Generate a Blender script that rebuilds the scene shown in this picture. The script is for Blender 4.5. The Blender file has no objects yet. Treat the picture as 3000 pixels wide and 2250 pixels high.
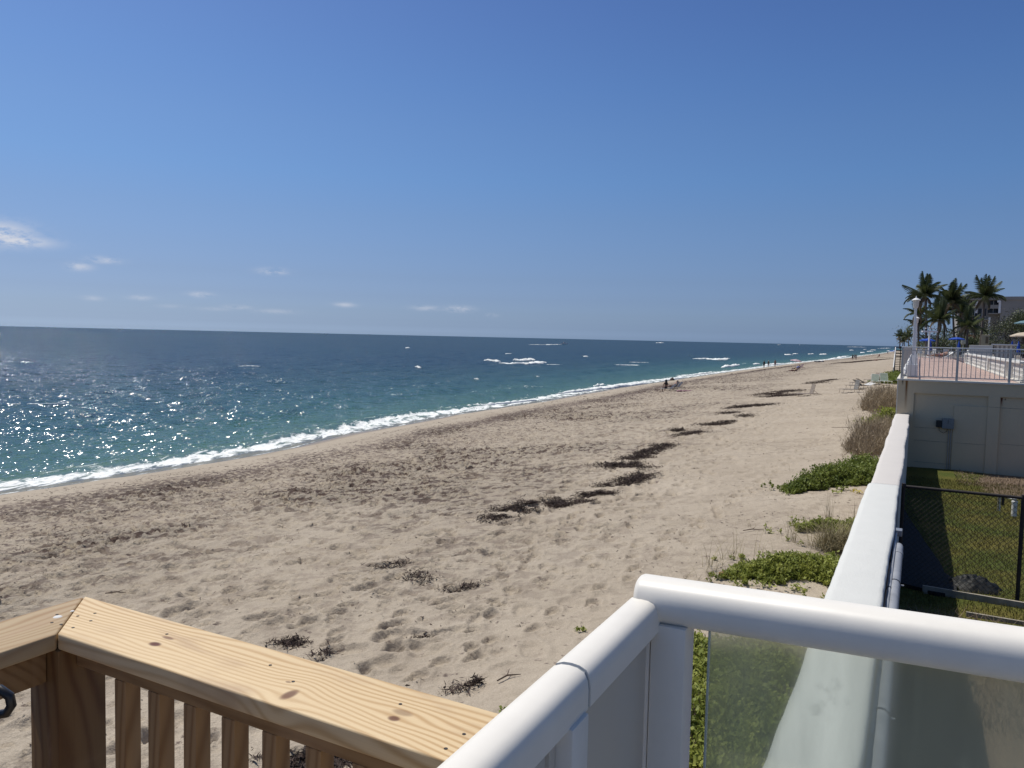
import bpy, math, random
import numpy as np
from mathutils import Vector, Matrix
R = math.radians
sc = bpy.context.scene
col = sc.collection

# ------------------------------------------------------------------ camera
CAMZ = 6.5
FPX = 2250.0                      # focal length in pixels of the 3000 px wide photograph
roll = math.atan(.0225); pitch = math.atan(136.2 / 2250)
_f = Vector((0, math.cos(pitch), -math.sin(pitch)))
_r0 = Vector((1, 0, 0)); _u0 = Vector((0, math.sin(pitch), math.cos(pitch)))
_r = math.cos(roll) * _r0 + math.sin(roll) * _u0
_u = -math.sin(roll) * _r0 + math.cos(roll) * _u0
cd = bpy.data.cameras.new('camera'); cam = bpy.data.objects.new('camera', cd); col.objects.link(cam)
cam.matrix_world = Matrix(((_r.x, _u.x, -_f.x, 0), (_r.y, _u.y, -_f.y, 0), (_r.z, _u.z, -_f.z, CAMZ), (0, 0, 0, 1)))
cd.sensor_width = 36; cd.lens = 36 * FPX / 3000; cd.clip_start = .05; cd.clip_end = 90000
sc.camera = cam

# ------------------------------------------------------------------ light
SUN_AZ, SUN_EL = R(-48), R(62)    # azimuth clockwise from +Y
w = bpy.data.worlds.new('World'); sc.world = w; w.use_nodes = True
wt = w.node_tree; wt.nodes.clear()
def N(t, ty, **k):
    n = t.nodes.new(ty)
    for a, b in k.items():
        if a == 'inp':
            for i, v in b.items():
                if isinstance(v, bpy.types.NodeSocket): t.links.new(v, n.inputs[i])
                else: n.inputs[i].default_value = v
        else: setattr(n, a, b)
    return n
sky = N(wt, 'ShaderNodeTexSky', sky_type='NISHITA', sun_disc=False, sun_elevation=SUN_EL, sun_rotation=SUN_AZ,
        altitude=10, air_density=.8, dust_density=2.2, ozone_density=4.0)
SKY_K = .085
# a few small clouds low over the sea, given by direction
tcw = N(wt, 'ShaderNodeTexCoord')
def pxdir(px, py):
    d = _f + (px - 1500) / FPX * _r - (py - 1125) / FPX * _u
    d.normalize(); return d
def math_(t, op, a, b=None, c=None, clamp=False):
    n = N(t, 'ShaderNodeMath', operation=op, use_clamp=clamp)
    for i, v in enumerate((a, b, c)):
        if v is None: continue
        if isinstance(v, bpy.types.NodeSocket): t.links.new(v, n.inputs[i])
        else: n.inputs[i].default_value = v
    return n.outputs[0]
sep = N(wt, 'ShaderNodeSeparateXYZ', inp={0: tcw.outputs['Generated']})
az_ = math_(wt, 'ARCTAN2', sep.outputs[0], sep.outputs[1])
el_ = math_(wt, 'ARCSINE', sep.outputs[2])
mapc = N(wt, 'ShaderNodeCombineXYZ', inp={0: math_(wt, 'MULTIPLY', az_, 26), 1: math_(wt, 'MULTIPLY', el_, 60), 2: 3.0})
nc = N(wt, 'ShaderNodeTexNoise', inp={'Vector': mapc.outputs[0], 'Scale': 2.1, 'Detail': 6.0, 'Roughness': .62})
cloud = None
for (px, py, wx, wy, k) in [(0, 684, 62, 26, 1.0), (50, 706, 66, 13, 1.0), (232, 781, 26, 9, .6), (305, 762, 34, 8, .55), (800, 795, 36, 8, .55),
                            (586, 863, 28, 7, .45), (700, 900, 36, 6, .3), (805, 912, 50, 6, .25), (1010, 893, 26, 6, .5), (1250, 903, 38, 7, .35), (1342, 905, 36, 8, .6), (1440, 924, 16, 5, .3),
                            (410, 872, 26, 6, .35), (270, 874, 22, 6, .3), (630, 905, 44, 5, .16), (500, 897, 30, 5, .14)]:
    d = pxdir(px, py); a0 = math.atan2(d.x, d.y); e0 = math.asin(d.z)
    dx = math_(wt, 'MULTIPLY', math_(wt, 'SUBTRACT', az_, a0), FPX / wx)
    dy = math_(wt, 'MULTIPLY', math_(wt, 'SUBTRACT', el_, e0), FPX / wy)
    d2 = math_(wt, 'ADD', math_(wt, 'MULTIPLY', dx, dx), math_(wt, 'MULTIPLY', dy, dy))
    g = math_(wt, 'MULTIPLY', math_(wt, 'EXPONENT', math_(wt, 'MULTIPLY', d2, -1.0)), k)
    cloud = g if cloud is None else math_(wt, 'MAXIMUM', cloud, g)
cm = math_(wt, 'MULTIPLY', math_(wt, 'MULTIPLY', math_(wt, 'SUBTRACT', nc.outputs[0], .34), 5.0, clamp=True), cloud)
cm = math_(wt, 'MULTIPLY', cm, 1.0, clamp=True)
# sky tinted by elevation; the unseen upper sky is warmed to tone the shade, the same all round the horizon
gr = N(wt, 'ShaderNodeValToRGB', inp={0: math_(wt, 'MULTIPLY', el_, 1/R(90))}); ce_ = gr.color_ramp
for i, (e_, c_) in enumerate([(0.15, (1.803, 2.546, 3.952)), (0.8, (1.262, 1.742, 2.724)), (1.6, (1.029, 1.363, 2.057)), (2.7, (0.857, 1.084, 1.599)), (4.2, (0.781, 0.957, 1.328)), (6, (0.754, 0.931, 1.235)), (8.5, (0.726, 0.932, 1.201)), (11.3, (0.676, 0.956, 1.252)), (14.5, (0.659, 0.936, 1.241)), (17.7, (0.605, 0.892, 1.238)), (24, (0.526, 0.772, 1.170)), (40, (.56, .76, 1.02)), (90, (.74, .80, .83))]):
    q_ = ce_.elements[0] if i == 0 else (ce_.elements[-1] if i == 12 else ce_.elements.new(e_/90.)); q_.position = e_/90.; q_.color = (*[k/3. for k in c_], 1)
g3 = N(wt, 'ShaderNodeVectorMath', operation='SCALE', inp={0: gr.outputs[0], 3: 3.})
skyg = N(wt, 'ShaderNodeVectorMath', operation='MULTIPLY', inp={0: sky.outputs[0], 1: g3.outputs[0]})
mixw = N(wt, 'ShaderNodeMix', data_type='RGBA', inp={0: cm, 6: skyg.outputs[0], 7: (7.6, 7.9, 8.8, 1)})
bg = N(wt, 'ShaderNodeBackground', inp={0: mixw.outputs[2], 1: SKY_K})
ow = N(wt, 'ShaderNodeOutputWorld', inp={0: bg.outputs[0]})

sd = bpy.data.lights.new('sun', 'SUN'); sd.energy = 4.0; sd.angle = R(.53); sd.color = (1, .945, .85)
sun = bpy.data.objects.new('sun', sd); col.objects.link(sun)
sdir = Vector((math.sin(SUN_AZ) * math.cos(SUN_EL), math.cos(SUN_AZ) * math.cos(SUN_EL), math.sin(SUN_EL)))
sun.rotation_euler = sdir.to_track_quat('Z', 'Y').to_euler(); sun.location = sdir * 60
sc.view_settings.view_transform = 'Standard'; sc.view_settings.look = 'None'
sc.view_settings.exposure = 0; sc.view_settings.gamma = 1; sc.view_settings.use_curve_mapping = False
sc.cycles.sample_clamp_indirect = 6; sc.cycles.max_bounces = 8; sc.cycles.transparent_max_bounces = 16

# ------------------------------------------------------------------ frames
TH = math.atan2(1190, math.hypot(2250, 136.2))          # the coast runs 27.8 degrees right of the view
CU = (math.sin(TH), math.cos(TH)); CV = (math.cos(TH), -math.sin(TH)); RZ = -TH
def Wd(v, s, z=0.): return Vector((CU[0]*s + CV[0]*v, CU[1]*s + CV[1]*v, z))
def toVS(x, y): return (x*CV[0] + y*CV[1], x*CU[0] + y*CU[1])
CO = Vector((0, 0, CAMZ))
def ray(px, py): return _f + (px - 1500) / FPX * _r - (py - 1125) / FPX * _u
def at(px, py, z):
    d = ray(px, py); return CO + d * ((z - CAMZ) / d.z)
def at_s(px, py, s):
    d = ray(px, py); return CO + d * (s / (d.x*CU[0] + d.y*CU[1]))
def at_v(px, py, v):
    d = ray(px, py); return CO + d * (v / (d.x*CV[0] + d.y*CV[1]))
def at_Y(px, py, Y):
    d = ray(px, py); return CO + d * (Y / d.y)

SHS = np.array([-60, 0, 16.4, 21.4, 27.6, 32.2, 37.1, 44.7, 52.3, 67.9, 94, 114, 143, 166, 209, 252, 309, 404, 547, 713, 1200, 3000.])
SHV = np.array([-31.5, -31.5, -31.5, -31.0, -31.0, -31.4, -32.4, -33.0, -33.9, -34.0, -35.6, -36.0, -36.4, -36.7, -36.4, -36.6, -34.8, -31.4, -31., -27.7, -26., -26.])
def shore(s): return np.interp(s, SHS, SHV)
PW = np.array([-80, -30, -8, -2.5, 0, 1.2, 3.2, 6, 10, 20, 30, 36, 60.])
PZ = np.array([-8., -3.5, -1.1, -.28, 0, .16, .55, .86, 1.08, 2.0, 2.95, 3.0, 3.0])
def beach_base(v, s):
    return np.interp(v - shore(s), PW, PZ)

# ------------------------------------------------------------------ noise
def hsh(i, j, k):
    i = i.astype(np.int64).astype(np.uint32); j = j.astype(np.int64).astype(np.uint32)
    n = i * np.uint32(374761393) + j * np.uint32(668265263) + np.uint32((k * 2246822519) & 0xffffffff)
    n = (n ^ (n >> np.uint32(13))) * np.uint32(1274126177); n = n ^ (n >> np.uint32(16))
    n = n * np.uint32(2654435761); n = n ^ (n >> np.uint32(15))
    return n.astype(np.float64) / 4294967295.
def vn(x, y, k=0):
    ix = np.floor(x); iy = np.floor(y); fx = x - ix; fy = y - iy
    fx = fx*fx*(3 - 2*fx); fy = fy*fy*(3 - 2*fy)
    a = hsh(ix, iy, k); b = hsh(ix+1, iy, k); c = hsh(ix, iy+1, k); d = hsh(ix+1, iy+1, k)
    return a + (b-a)*fx + (c-a)*fy + (a-b-c+d)*fx*fy
def fbm(x, y, o=4, k=0):
    t = 0; a = .5
    for i in range(o): t = t + a * vn(x, y, k + i*7); x = x*2.03 + 5.1; y = y*2.03 - 3.7; a *= .5
    return t
def sst(x, a, b): t = np.clip((x - a) / (b - a), 0, 1); return t*t*(3 - 2*t)
def dimples(x, y, cell, prob, rl, rw, k, rim=.35, ang0=0, angv=3.14):
    h = np.zeros_like(x); ix = np.floor(x / cell); iy = np.floor(y / cell)
    for di in (-1, 0, 1):
        for dj in (-1, 0, 1):
            cx = ix + di; cy = iy + dj
            on = hsh(cx, cy, k) < prob
            px = (cx + hsh(cx, cy, k+1)) * cell; py = (cy + hsh(cx, cy, k+2)) * cell
            a = ang0 + (hsh(cx, cy, k+3) - .5) * 2 * angv; sc_ = .65 + .7 * hsh(cx, cy, k+4)
            dx = x - px; dy = y - py; ca = np.cos(a); sa = np.sin(a)
            d = np.sqrt(((dx*ca + dy*sa) / (rl*sc_))**2 + ((-dx*sa + dy*ca) / (rw*sc_))**2)
            w_ = (1 - sst(d, .55, 1.0)) * -1.0 + rim * np.exp(-((d - 1.15) / .25)**2)
            h += np.where(on, w_ * sc_ * (.5 + hsh(cx, cy, k+5)), 0)
    return h

# ------------------------------------------------------------------ materials
MC = {}
def principled(name, color=(.5, .5, .5), rough=.6, metal=0., spec=.5):
    m = bpy.data.materials.new(name); m.use_nodes = True; t = m.node_tree
    b = t.nodes['Principled BSDF']; b.inputs['Base Color'].default_value = (*color, 1)
    b.inputs['Roughness'].default_value = rough; b.inputs['Metallic'].default_value = metal
    b.inputs['Specular IOR Level'].default_value = spec
    return m, t, b
def M(name, color, rough=.6, var=.12, scale=8., bump=0., bscale=40., metal=0., spec=.5, coord='Object', stretch=(1, 1, 1), c2=None, dist=.01, transl=0.):
    if name in MC: return MC[name]
    m, t, b = principled(name, color, rough, metal, spec)
    tc = N(t, 'ShaderNodeTexCoord'); mp = N(t, 'ShaderNodeMapping', inp={0: tc.outputs[coord], 3: stretch})
    n1 = N(t, 'ShaderNodeTexNoise', inp={'Vector': mp.outputs[0], 'Scale': scale, 'Detail': 5., 'Roughness': .6})
    r = N(t, 'ShaderNodeMapRange', inp={0: n1.outputs[0], 1: .3, 2: .7, 3: 0., 4: 1.})
    ca = tuple(max(0, c * (1 - var)) for c in color); cb = c2 if c2 else tuple(c * (1 + var) for c in color)
    mx = N(t, 'ShaderNodeMix', data_type='RGBA', inp={0: r.outputs[0], 6: (*ca, 1), 7: (*cb, 1)})
    t.links.new(mx.outputs[2], b.inputs['Base Color'])
    if bump:
        n2 = N(t, 'ShaderNodeTexNoise', inp={'Vector': mp.outputs[0], 'Scale': bscale, 'Detail': 4.})
        bp = N(t, 'ShaderNodeBump', inp={'Strength': bump, 'Distance': dist, 'Height': n2.outputs[0]})
        t.links.new(bp.outputs[0], b.inputs['Normal'])
    if transl:
        tr = N(t, 'ShaderNodeBsdfTranslucent', inp={0: mx.outputs[2]})
        ms = N(t, 'ShaderNodeMixShader', inp={0: transl, 1: b.outputs[0], 2: tr.outputs[0]})
        t.links.new(ms.outputs[0], t.nodes['Material Output'].inputs[0])
    MC[name] = m; return m

# ------------------------------------------------------------------ mesh builder
class MB:
    def __init__(s): s.v = []; s.f = []
    def add(s, vs, fs):
        o = len(s.v); s.v += [tuple(q) for q in vs]; s.f += [tuple(i + o for i in f) for f in fs]; return s
    def box(s, x0, x1, y0, y1, z0, z1):
        return s.add([(x0, y0, z0), (x1, y0, z0), (x1, y1, z0), (x0, y1, z0), (x0, y0, z1), (x1, y0, z1), (x1, y1, z1), (x0, y1, z1)],
                     [(0, 3, 2, 1), (4, 5, 6, 7), (0, 1, 5, 4), (1, 2, 6, 5), (2, 3, 7, 6), (3, 0, 4, 7)])
    def cbox(s, x0, x1, y0, y1, z0, z1, b=.004):      # box with chamfered long edges on every side
        import bmesh
        bm = bmesh.new(); bmesh.ops.create_cube(bm, size=1)
        for q in bm.verts: q.co = Vector(((x0+x1)/2 + q.co.x*(x1-x0), (y0+y1)/2 + q.co.y*(y1-y0), (z0+z1)/2 + q.co.z*(z1-z0)))
        bmesh.ops.bevel(bm, geom=bm.edges[:], offset=b, segments=2, affect='EDGES', profile=.5)
        bm.verts.index_update()
        s.add([q.co[:] for q in bm.verts], [[q.index for q in f.verts] for f in bm.faces]); bm.free(); return s
    def prism(s, poly, z0, z1):                       # poly counter-clockwise
        n = len(poly)
        return s.add([(x, y, z0) for x, y in poly] + [(x, y, z1) for x, y in poly],
                     [tuple(range(n))[::-1], tuple(range(n, 2*n))] + [(i, (i+1) % n, n + (i+1) % n, n + i) for i in range(n)])
    def tube(s, pts, rad, n=8, caps=True):
        pts = [Vector(p) for p in pts]; m = len(pts)
        rad = rad if hasattr(rad, '__len__') else [rad]*m
        vs = []; fs = []; prev = None
        for i, p in enumerate(pts):
            d = (pts[min(i+1, m-1)] - pts[max(i-1, 0)])
            if d.length < 1e-9: d = Vector((0, 0, 1))
            d.normalize()
            a = Vector((0, 0, 1)) if abs(d.z) < .9 else Vector((1, 0, 0))
            if prev is not None: a = prev
            x = a - d * a.dot(d); x.normalize(); y = d.cross(x); prev = x
            for k in range(n):
                t = 2*math.pi*k/n; vs.append(p + (x*math.cos(t) + y*math.sin(t))*rad[i])
        for i in range(m-1):
            for k in range(n): fs.append((i*n+k, i*n+(k+1) % n, (i+1)*n+(k+1) % n, (i+1)*n+k))
        if caps: fs.append(tuple(range(n))[::-1]); fs.append(tuple(range((m-1)*n, m*n)))
        return s.add(vs, fs)
    def sweep(s, prof, pts, xa, ya, caps=True):       # closed profile [(x,y)] in axes xa, ya swept over points
        n = len(prof); vs = []; fs = []
        for p in pts:
            for (x, y) in prof: vs.append(Vector(p) + Vector(xa)*x + Vector(ya)*y)
        for i in range(len(pts)-1):
            for k in range(n): fs.append((i*n+k, i*n+(k+1) % n, (i+1)*n+(k+1) % n, (i+1)*n+k))
        if caps: fs.append(tuple(range(n))[::-1]); fs.append(tuple(range((len(pts)-1)*n, len(pts)*n)))
        return s.add(vs, fs)
    def lathe(s, prof, n=16, c=(0, 0, 0), rot=0.):
        vs = []; fs = []
        for (r_, z) in prof:
            for k in range(n): t = 2*math.pi*k/n + rot; vs.append((c[0]+r_*math.cos(t), c[1]+r_*math.sin(t), c[2]+z))
        for i in range(len(prof)-1):
            for k in range(n): fs.append((i*n+k, i*n+(k+1) % n, (i+1)*n+(k+1) % n, (i+1)*n+k))
        fs.append(tuple(range(n))[::-1]); fs.append(tuple(range((len(prof)-1)*n, len(prof)*n)))
        return s.add(vs, fs)
    def mesh(s, name, mat, smooth=False):
        me = bpy.data.meshes.new(name); me.from_pydata(s.v, [], s.f); me.update()
        if mat: me.materials.append(mat)
        if smooth: me.polygons.foreach_set('use_smooth', [True]*len(me.polygons))
        return me
    def build(s, name, mat, parent=None, smooth=False, loc=None, rz=None):
        o = bpy.data.objects.new(name, s.mesh(name, mat, smooth)); col.objects.link(o)
        if parent: o.parent = parent
        if loc is not None: o.location = loc
        if rz is not None: o.rotation_euler = (0, 0, rz)
        return o
def autosmooth(o, ang=40):
    for p in o.data.polygons: p.use_smooth = True
    try: o.data.set_sharp_from_angle(angle=R(ang))
    except Exception: pass
    return o
def tag(o, label=None, cat=None, group=None, kind=None):
    if label: o['label'] = label
    if cat: o['category'] = cat
    if group: o['group'] = group
    if kind: o['kind'] = kind
    return o
def thing(name, label, cat, loc=(0, 0, 0), rz=0., group=None):
    o = bpy.data.objects.new(name, None); col.objects.link(o); o.location = loc; o.rotation_euler = (0, 0, rz)
    o.empty_display_size = .2
    return tag(o, label, cat, group)
def copy_tree(o, parent=None, **kw):
    c = o.copy(); col.objects.link(c); c.parent = parent
    for ch in list(o.children): copy_tree(ch, c)
    for k, v in kw.items():
        if k == 'loc': c.location = v
        elif k == 'rz': c.rotation_euler = (c.rotation_euler.x, c.rotation_euler.y, v)
        elif k == 'scale': c.scale = v
        else: c[k] = v
    return c
def fast_mesh(name, co, quads, mat=None, smooth=True, attrs=None):
    me = bpy.data.meshes.new(name); n = len(co); q = len(quads)
    me.vertices.add(n); me.vertices.foreach_set('co', np.ascontiguousarray(co, dtype=np.float32).ravel())
    k = quads.shape[1]
    me.loops.add(q*k); me.loops.foreach_set('vertex_index', quads.ravel().astype(np.int32))
    me.polygons.add(q); me.polygons.foreach_set('loop_start', np.arange(0, q*k, k, dtype=np.int32))
    me.polygons.foreach_set('loop_total', np.full(q, k, dtype=np.int32))
    if smooth: me.polygons.foreach_set('use_smooth', np.ones(q, dtype=bool))
    for a, d in (attrs or {}).items():
        at_ = me.attributes.new(a, 'FLOAT', 'POINT'); at_.data.foreach_set('value', d.astype(np.float32))
    me.update(calc_edges=True)
    if mat: me.materials.append(mat)
    return me
def polar(rs, az):
    A, Rr = np.meshgrid(az, rs); x = Rr*np.sin(A); y = Rr*np.cos(A)
    return x.ravel(), y.ravel(), Rr.ravel()
def grid_quads(nr, na):
    i = np.arange(nr*na).reshape(nr, na)
    return np.stack([i[:-1, :-1].ravel(), i[:-1, 1:].ravel(), i[1:, 1:].ravel(), i[1:, :-1].ravel()], 1)[:, ::-1]
def rings(r0, r1, step):
    rs = [r0]
    while rs[-1] < r1: rs.append(rs[-1] + step(rs[-1]))
    return np.array(rs)

# ------------------------------------------------------------------ beach sand
def beach_disp(v, s, x, y):
    d = v - shore(s)
    dry = sst(d, 4.5, 9)
    dense = sst(d, 6, 9) * (1 - sst(d, 15, 22))
    calm = sst(v, -7.5, -3.5)
    lump = (fbm(x*1.6, y*1.6, 3, 3) - .44)
    big = (fbm(x*.35, y*.35, 3, 9) - .44)
    patch = sst(fbm(x*.22+7, y*.22, 3, 77), .36, .56)
    z = big * .16 * dry + lump * (.20*dense*(.5+.5*patch) + .07) * dry
    fp = dimples(x, y, .50, .68, .25, .15, 11, .4, TH*-1+1.2, .9)
    fp2 = dimples(x+31, y, .30, .75, .15, .09, 41, .4)
    z += fp * .058 * dry * (1 - .75*calm) * (1-.4*dense)
    z += (dimples(x+11, y+5, .21, .35, .07, .05, 91, .5) * .018 + (fbm(x*4, y*4, 2, 15)-.4)*.02) * dry * (1-.6*calm)
    z += fp2 * .085 * dry * dense * (.4 + .6*patch)
    # tyre tracks running up the beach
    for (t0, wd) in ((-6.95, .17), (-7.75, .16), (-11.4, .18)):
        tt = v - t0 - .02*(s-9)
        m = np.exp(-(tt / wd)**4) * sst(s, 6, 10) * (1 - sst(s, 34, 60))
        z += m * (.014*np.sin(s*2*np.pi/.17 + 2*np.abs(tt)/wd) - .018)
    for i in range(len(FPS)):
        fs_, fv_, fa_ = FPS[i]; m_ = (np.abs(s-fs_) < .45) & (np.abs(v-fv_) < .45)
        if not m_.any(): continue
        ds = s[m_]-fs_; dv_ = v[m_]-fv_; ca = math.cos(fa_); sa = math.sin(fa_); a_ = ds*ca + dv_*sa; b_ = -ds*sa + dv_*ca
        q_ = np.sqrt((a_/.21)**2 + (b_/(.105 + .02*np.sign(a_)))**2)
        z[m_] += -.052*(1 - sst(q_, .6, 1.02))*(1 + .5*a_/.2) + .018*np.exp(-((q_-1.18)/.22)**2)
    # small dunes caught by the plants near the wall
    dn = sst(v, -5.5, -1.5)
    z += dn * (fbm(x*.3+3, y*.3, 3, 21) - .4) * .55
    # wave-cut ripples on the beach face
    z += sst(d, .3, 3) * (1 - sst(d, 6, 9)) * (fbm(x*.5, y*.5, 3, 5) - .45) * .10
    return z
FPS = []
_rf = random.Random(12)
for (s0, s1, v0, v1, st_) in ((4.5, 21, -4.9, -3.3, .62), (5, 24, -5.6, -5.2, .66), (5, 26, -6.3, -6.6, .64), (12, 34, -4.4, -3.0, .7), (9, 30, -8.4, -8.9, .66), (7.5, 19, -5.0, -7.4, .6)):
    L_ = math.hypot(s1-s0, v1-v0); n_ = int(L_/st_); a0_ = math.atan2(v1-v0, s1-s0)
    for k in range(n_):
        u = k/n_; sd_ = .11 if k % 2 else -.11
        FPS.append((s0+(s1-s0)*u - math.sin(a0_)*sd_ + _rf.gauss(0, .05), v0+(v1-v0)*u + math.cos(a0_)*sd_ + .25*math.sin(u*7+s0) + _rf.gauss(0, .04), a0_ + _rf.gauss(0, .2)))
def ground(v, s):
    v = np.asarray(v, dtype=float); s = np.asarray(s, dtype=float)
    x = CU[0]*s + CV[0]*v; y = CU[1]*s + CV[1]*v
    return beach_base(v, s) + beach_disp(v, s, x, y)
def bpos(px, py, exact=True):
    d = ray(px, py); z = 2.
    for _ in range(30):
        p = CO + d * ((z - CAMZ) / d.z); v, s = toVS(p.x, p.y)
        z = .5*z + .5*float(beach_base(np.array(v), np.array(s)))
    p.z = float(ground(np.array([v]), np.array([s]))[0]) if exact else z
    return p

rs = rings(3.2, 2600, lambda r: min(max(.00036*r*r, .035), .0052*r) if r < 150 else .014*r)
az = np.concatenate([np.linspace(R(-75), R(-37), 60)[:-1], np.linspace(R(-37), R(34), 760), np.linspace(R(34), R(60), 40)[1:]])
x, y, rr = polar(rs, az); V, S = toVS(x, y)
D = V - shore(S)
Z = beach_base(V, S) + beach_disp(V, S, x, y) * (1 - .6*sst(rr, 120, 400))
rough_ = sst(D, 5.5, 8.5)*(1 - .8*sst(D, 17, 28))*(.45+.75*sst(fbm(x*.22+7, y*.22, 3, 77), .34, .56))
wet = 1 - sst(D + (fbm(S*.12, V*.3, 3, 8)-.45)*1.6, 1.5, 3.4)
wrack = np.exp(-((D - 7.4 - (fbm(S*.05, V*0, 3, 60)-.45)*3) / 1.6)**2) + .55*np.exp(-((D - 5.0 + (fbm(S*.09, V*0, 3, 61)-.45)*2)/.35)**2) + .62*sst(D, 6.5, 8.5)*(1-sst(D, 11, 18))
quads = grid_quads(len(rs), len(az))
keep = (V < -.30) & (D > -45); kq = keep[quads].all(1)
quads = quads[kq]; used = np.zeros(len(x), bool); used[quads.ravel()] = True; remap = np.cumsum(used) - 1
def sand_mat():
    m, t, b = principled('dry_sand', (.4, .33, .26), .9, 0, .25)
    g = N(t, 'ShaderNodeNewGeometry'); P = g.outputs['Position']
    n1 = N(t, 'ShaderNodeTexNoise', inp={'Vector': P, 'Scale': .35, 'Detail': 6., 'Roughness': .6})
    n2 = N(t, 'ShaderNodeTexNoise', inp={'Vector': P, 'Scale': 60., 'Detail': 3.})
    n3 = N(t, 'ShaderNodeTexNoise', inp={'Vector': P, 'Scale': 5., 'Detail': 5., 'Roughness': .65})
    c1 = N(t, 'ShaderNodeMix', data_type='RGBA', inp={0: N(t, 'ShaderNodeMapRange', inp={0: n1.outputs[0], 1: .35, 2: .65}).outputs[0], 6: (.385, .323, .248, 1), 7: (.435, .37, .288, 1)})
    c2 = N(t, 'ShaderNodeMix', data_type='RGBA', blend_type='MULTIPLY', inp={0: .5, 6: c1.outputs[2], 7: N(t, 'ShaderNodeMapRange', inp={0: n2.outputs[0], 1: .3, 2: .7, 3: .6, 4: 1.15}).outputs[0]})
    wr = N(t, 'ShaderNodeAttribute', attribute_name='wrack'); we = N(t, 'ShaderNodeAttribute', attribute_name='wet')
    k = N(t, 'ShaderNodeMapRange', inp={0: math_(t, 'ADD', n3.outputs[0], math_(t, 'MULTIPLY', wr.outputs['Fac'], .145)), 1: .615, 2: .70, 3: 0., 4: .78})
    c3 = N(t, 'ShaderNodeMix', data_type='RGBA', inp={0: k.outputs[0], 6: c2.outputs[2], 7: (.085, .058, .052, 1)})
    c4 = N(t, 'ShaderNodeMix', data_type='RGBA', inp={0: we.outputs['Fac'], 6: c3.outputs[2], 7: (.255, .19, .115, 1)})
    t.links.new(c4.outputs[2], b.inputs['Base Color'])
    t.links.new(N(t, 'ShaderNodeMapRange', inp={0: we.outputs['Fac'], 3: .95, 4: .32}).outputs[0], b.inputs['Roughness'])
    nb = N(t, 'ShaderNodeTexNoise', inp={'Vector': P, 'Scale': 2.4, 'Detail': 9., 'Roughness': .62})
    ro = N(t, 'ShaderNodeAttribute', attribute_name='rough')
    dry_ = math_(t, 'SUBTRACT', 1., we.outputs['Fac'])
    pit = N(t, 'ShaderNodeMapRange', inp={0: nb.outputs[0], 1: .505, 2: .42, 3: 0., 4: .85})  # bump hollows darkened: seaweed bits and shade put into the colour
    c5 = N(t, 'ShaderNodeMix', data_type='RGBA', inp={0: math_(t, 'MULTIPLY', pit.outputs[0], ro.outputs['Fac'], clamp=True), 6: c4.outputs[2], 7: (.10, .068, .055, 1)})
    t.links.new(c5.outputs[2], b.inputs['Base Color'])
    bp = N(t, 'ShaderNodeBump', inp={'Strength': dry_, 'Distance': math_(t, 'ADD', .045, math_(t, 'MULTIPLY', ro.outputs['Fac'], .32)), 'Height': nb.outputs[0]})
    t.links.new(bp.outputs[0], b.inputs['Normal'])
    return m
me = fast_mesh('beach_sand', np.stack([x, y, Z], 1)[used], remap[quads], sand_mat(), True, {'wet': wet[used], 'wrack': wrack[used], 'rough': rough_[used]})
o = bpy.data.objects.new('beach_sand', me); col.objects.link(o); tag(o, 'pale tan beach sand with footprints and seaweed flecks', kind='structure')

# ------------------------------------------------------------------ sea
rng = np.random.default_rng(4)
waves = []
for i in range(56):
    lam = .7 * (13/.7) ** (i/55.)
    # mostly running to the shore (towards +v) and a little down the coast
    a = rng.normal(0, .55) + (.25 if lam > 5 else 0)
    waves.append((lam, a, rng.uniform(0, 6.28), .0125*lam**.50 * rng.uniform(.6, 1.3)))
rs = rings(24, 42000, lambda r: min(max(.00011*r*r, .09), .0055*r) if r < 600 else .011*r)
az = np.concatenate([np.linspace(R(-80), R(-37), 70)[:-1], np.linspace(R(-37), R(30), 820)])
x, y, rr = polar(rs, az); V, S = toVS(x, y); D = V - shore(S)
keep = D < 3.2
quads = grid_quads(len(rs), len(az)); quads = quads[keep[quads].all(1)]
used = np.zeros(len(x), bool); used[quads.ravel()] = True; remap = np.cumsum(used) - 1
x, y, rr, V, S, D = [q[used] for q in (x, y, rr, V, S, D)]
cell = np.maximum(np.minimum(np.maximum(.00011*rr*rr, .09), .0055*rr), .0015*rr)
deep = 1 - sst(D, -14, -1.0)
Z = np.zeros_like(x); gust = .55 + .9*fbm(x*.03, y*.03, 3, 31)
for lam, a, ph, am in waves:
    kv = math.cos(a); ks = math.sin(a); wgt = sst(lam / cell, 2.2, 5)
    q = 2*np.pi/lam*(V*kv + S*ks) + ph + 2.2*vn(V/lam*.35, S/lam*.35, int(lam*7) % 90)
    Z += am * wgt * (1 - 2*np.abs(np.sin(q*.5))**1.2 + .25)
Z *= gust * (.28 + .72*deep)
# swell lifting into the shore break, and the thin sheet running up the sand
crest = -2.9 + (fbm(S*.06, S*0, 3, 71)-.45)*3.2
brk = np.exp(-((D - crest)/.75)**2) * (.35 + .65*sst(fbm(S*.08+9, S*0, 3, 72), .35, .55))
Z += brk * .20 + np.exp(-((D + 11 + 3*np.sin(S*.05))/1.6)**2) * .22 * sst(fbm(S*.05+3, S*0, 3, 73), .42, .6)
run = sst(D, -2.6, -.4)
sheet = beach_base(V, S) + .02
edge = 1.05 + (fbm(S*.11, S*0, 3, 74)-.45)*2.4          # the run-up ends in lobes
Z = Z*(1-run) + run*np.where(D < edge, np.maximum(sheet, .0), sheet - .10*np.minimum((D - edge)*2, 1.5))
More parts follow.
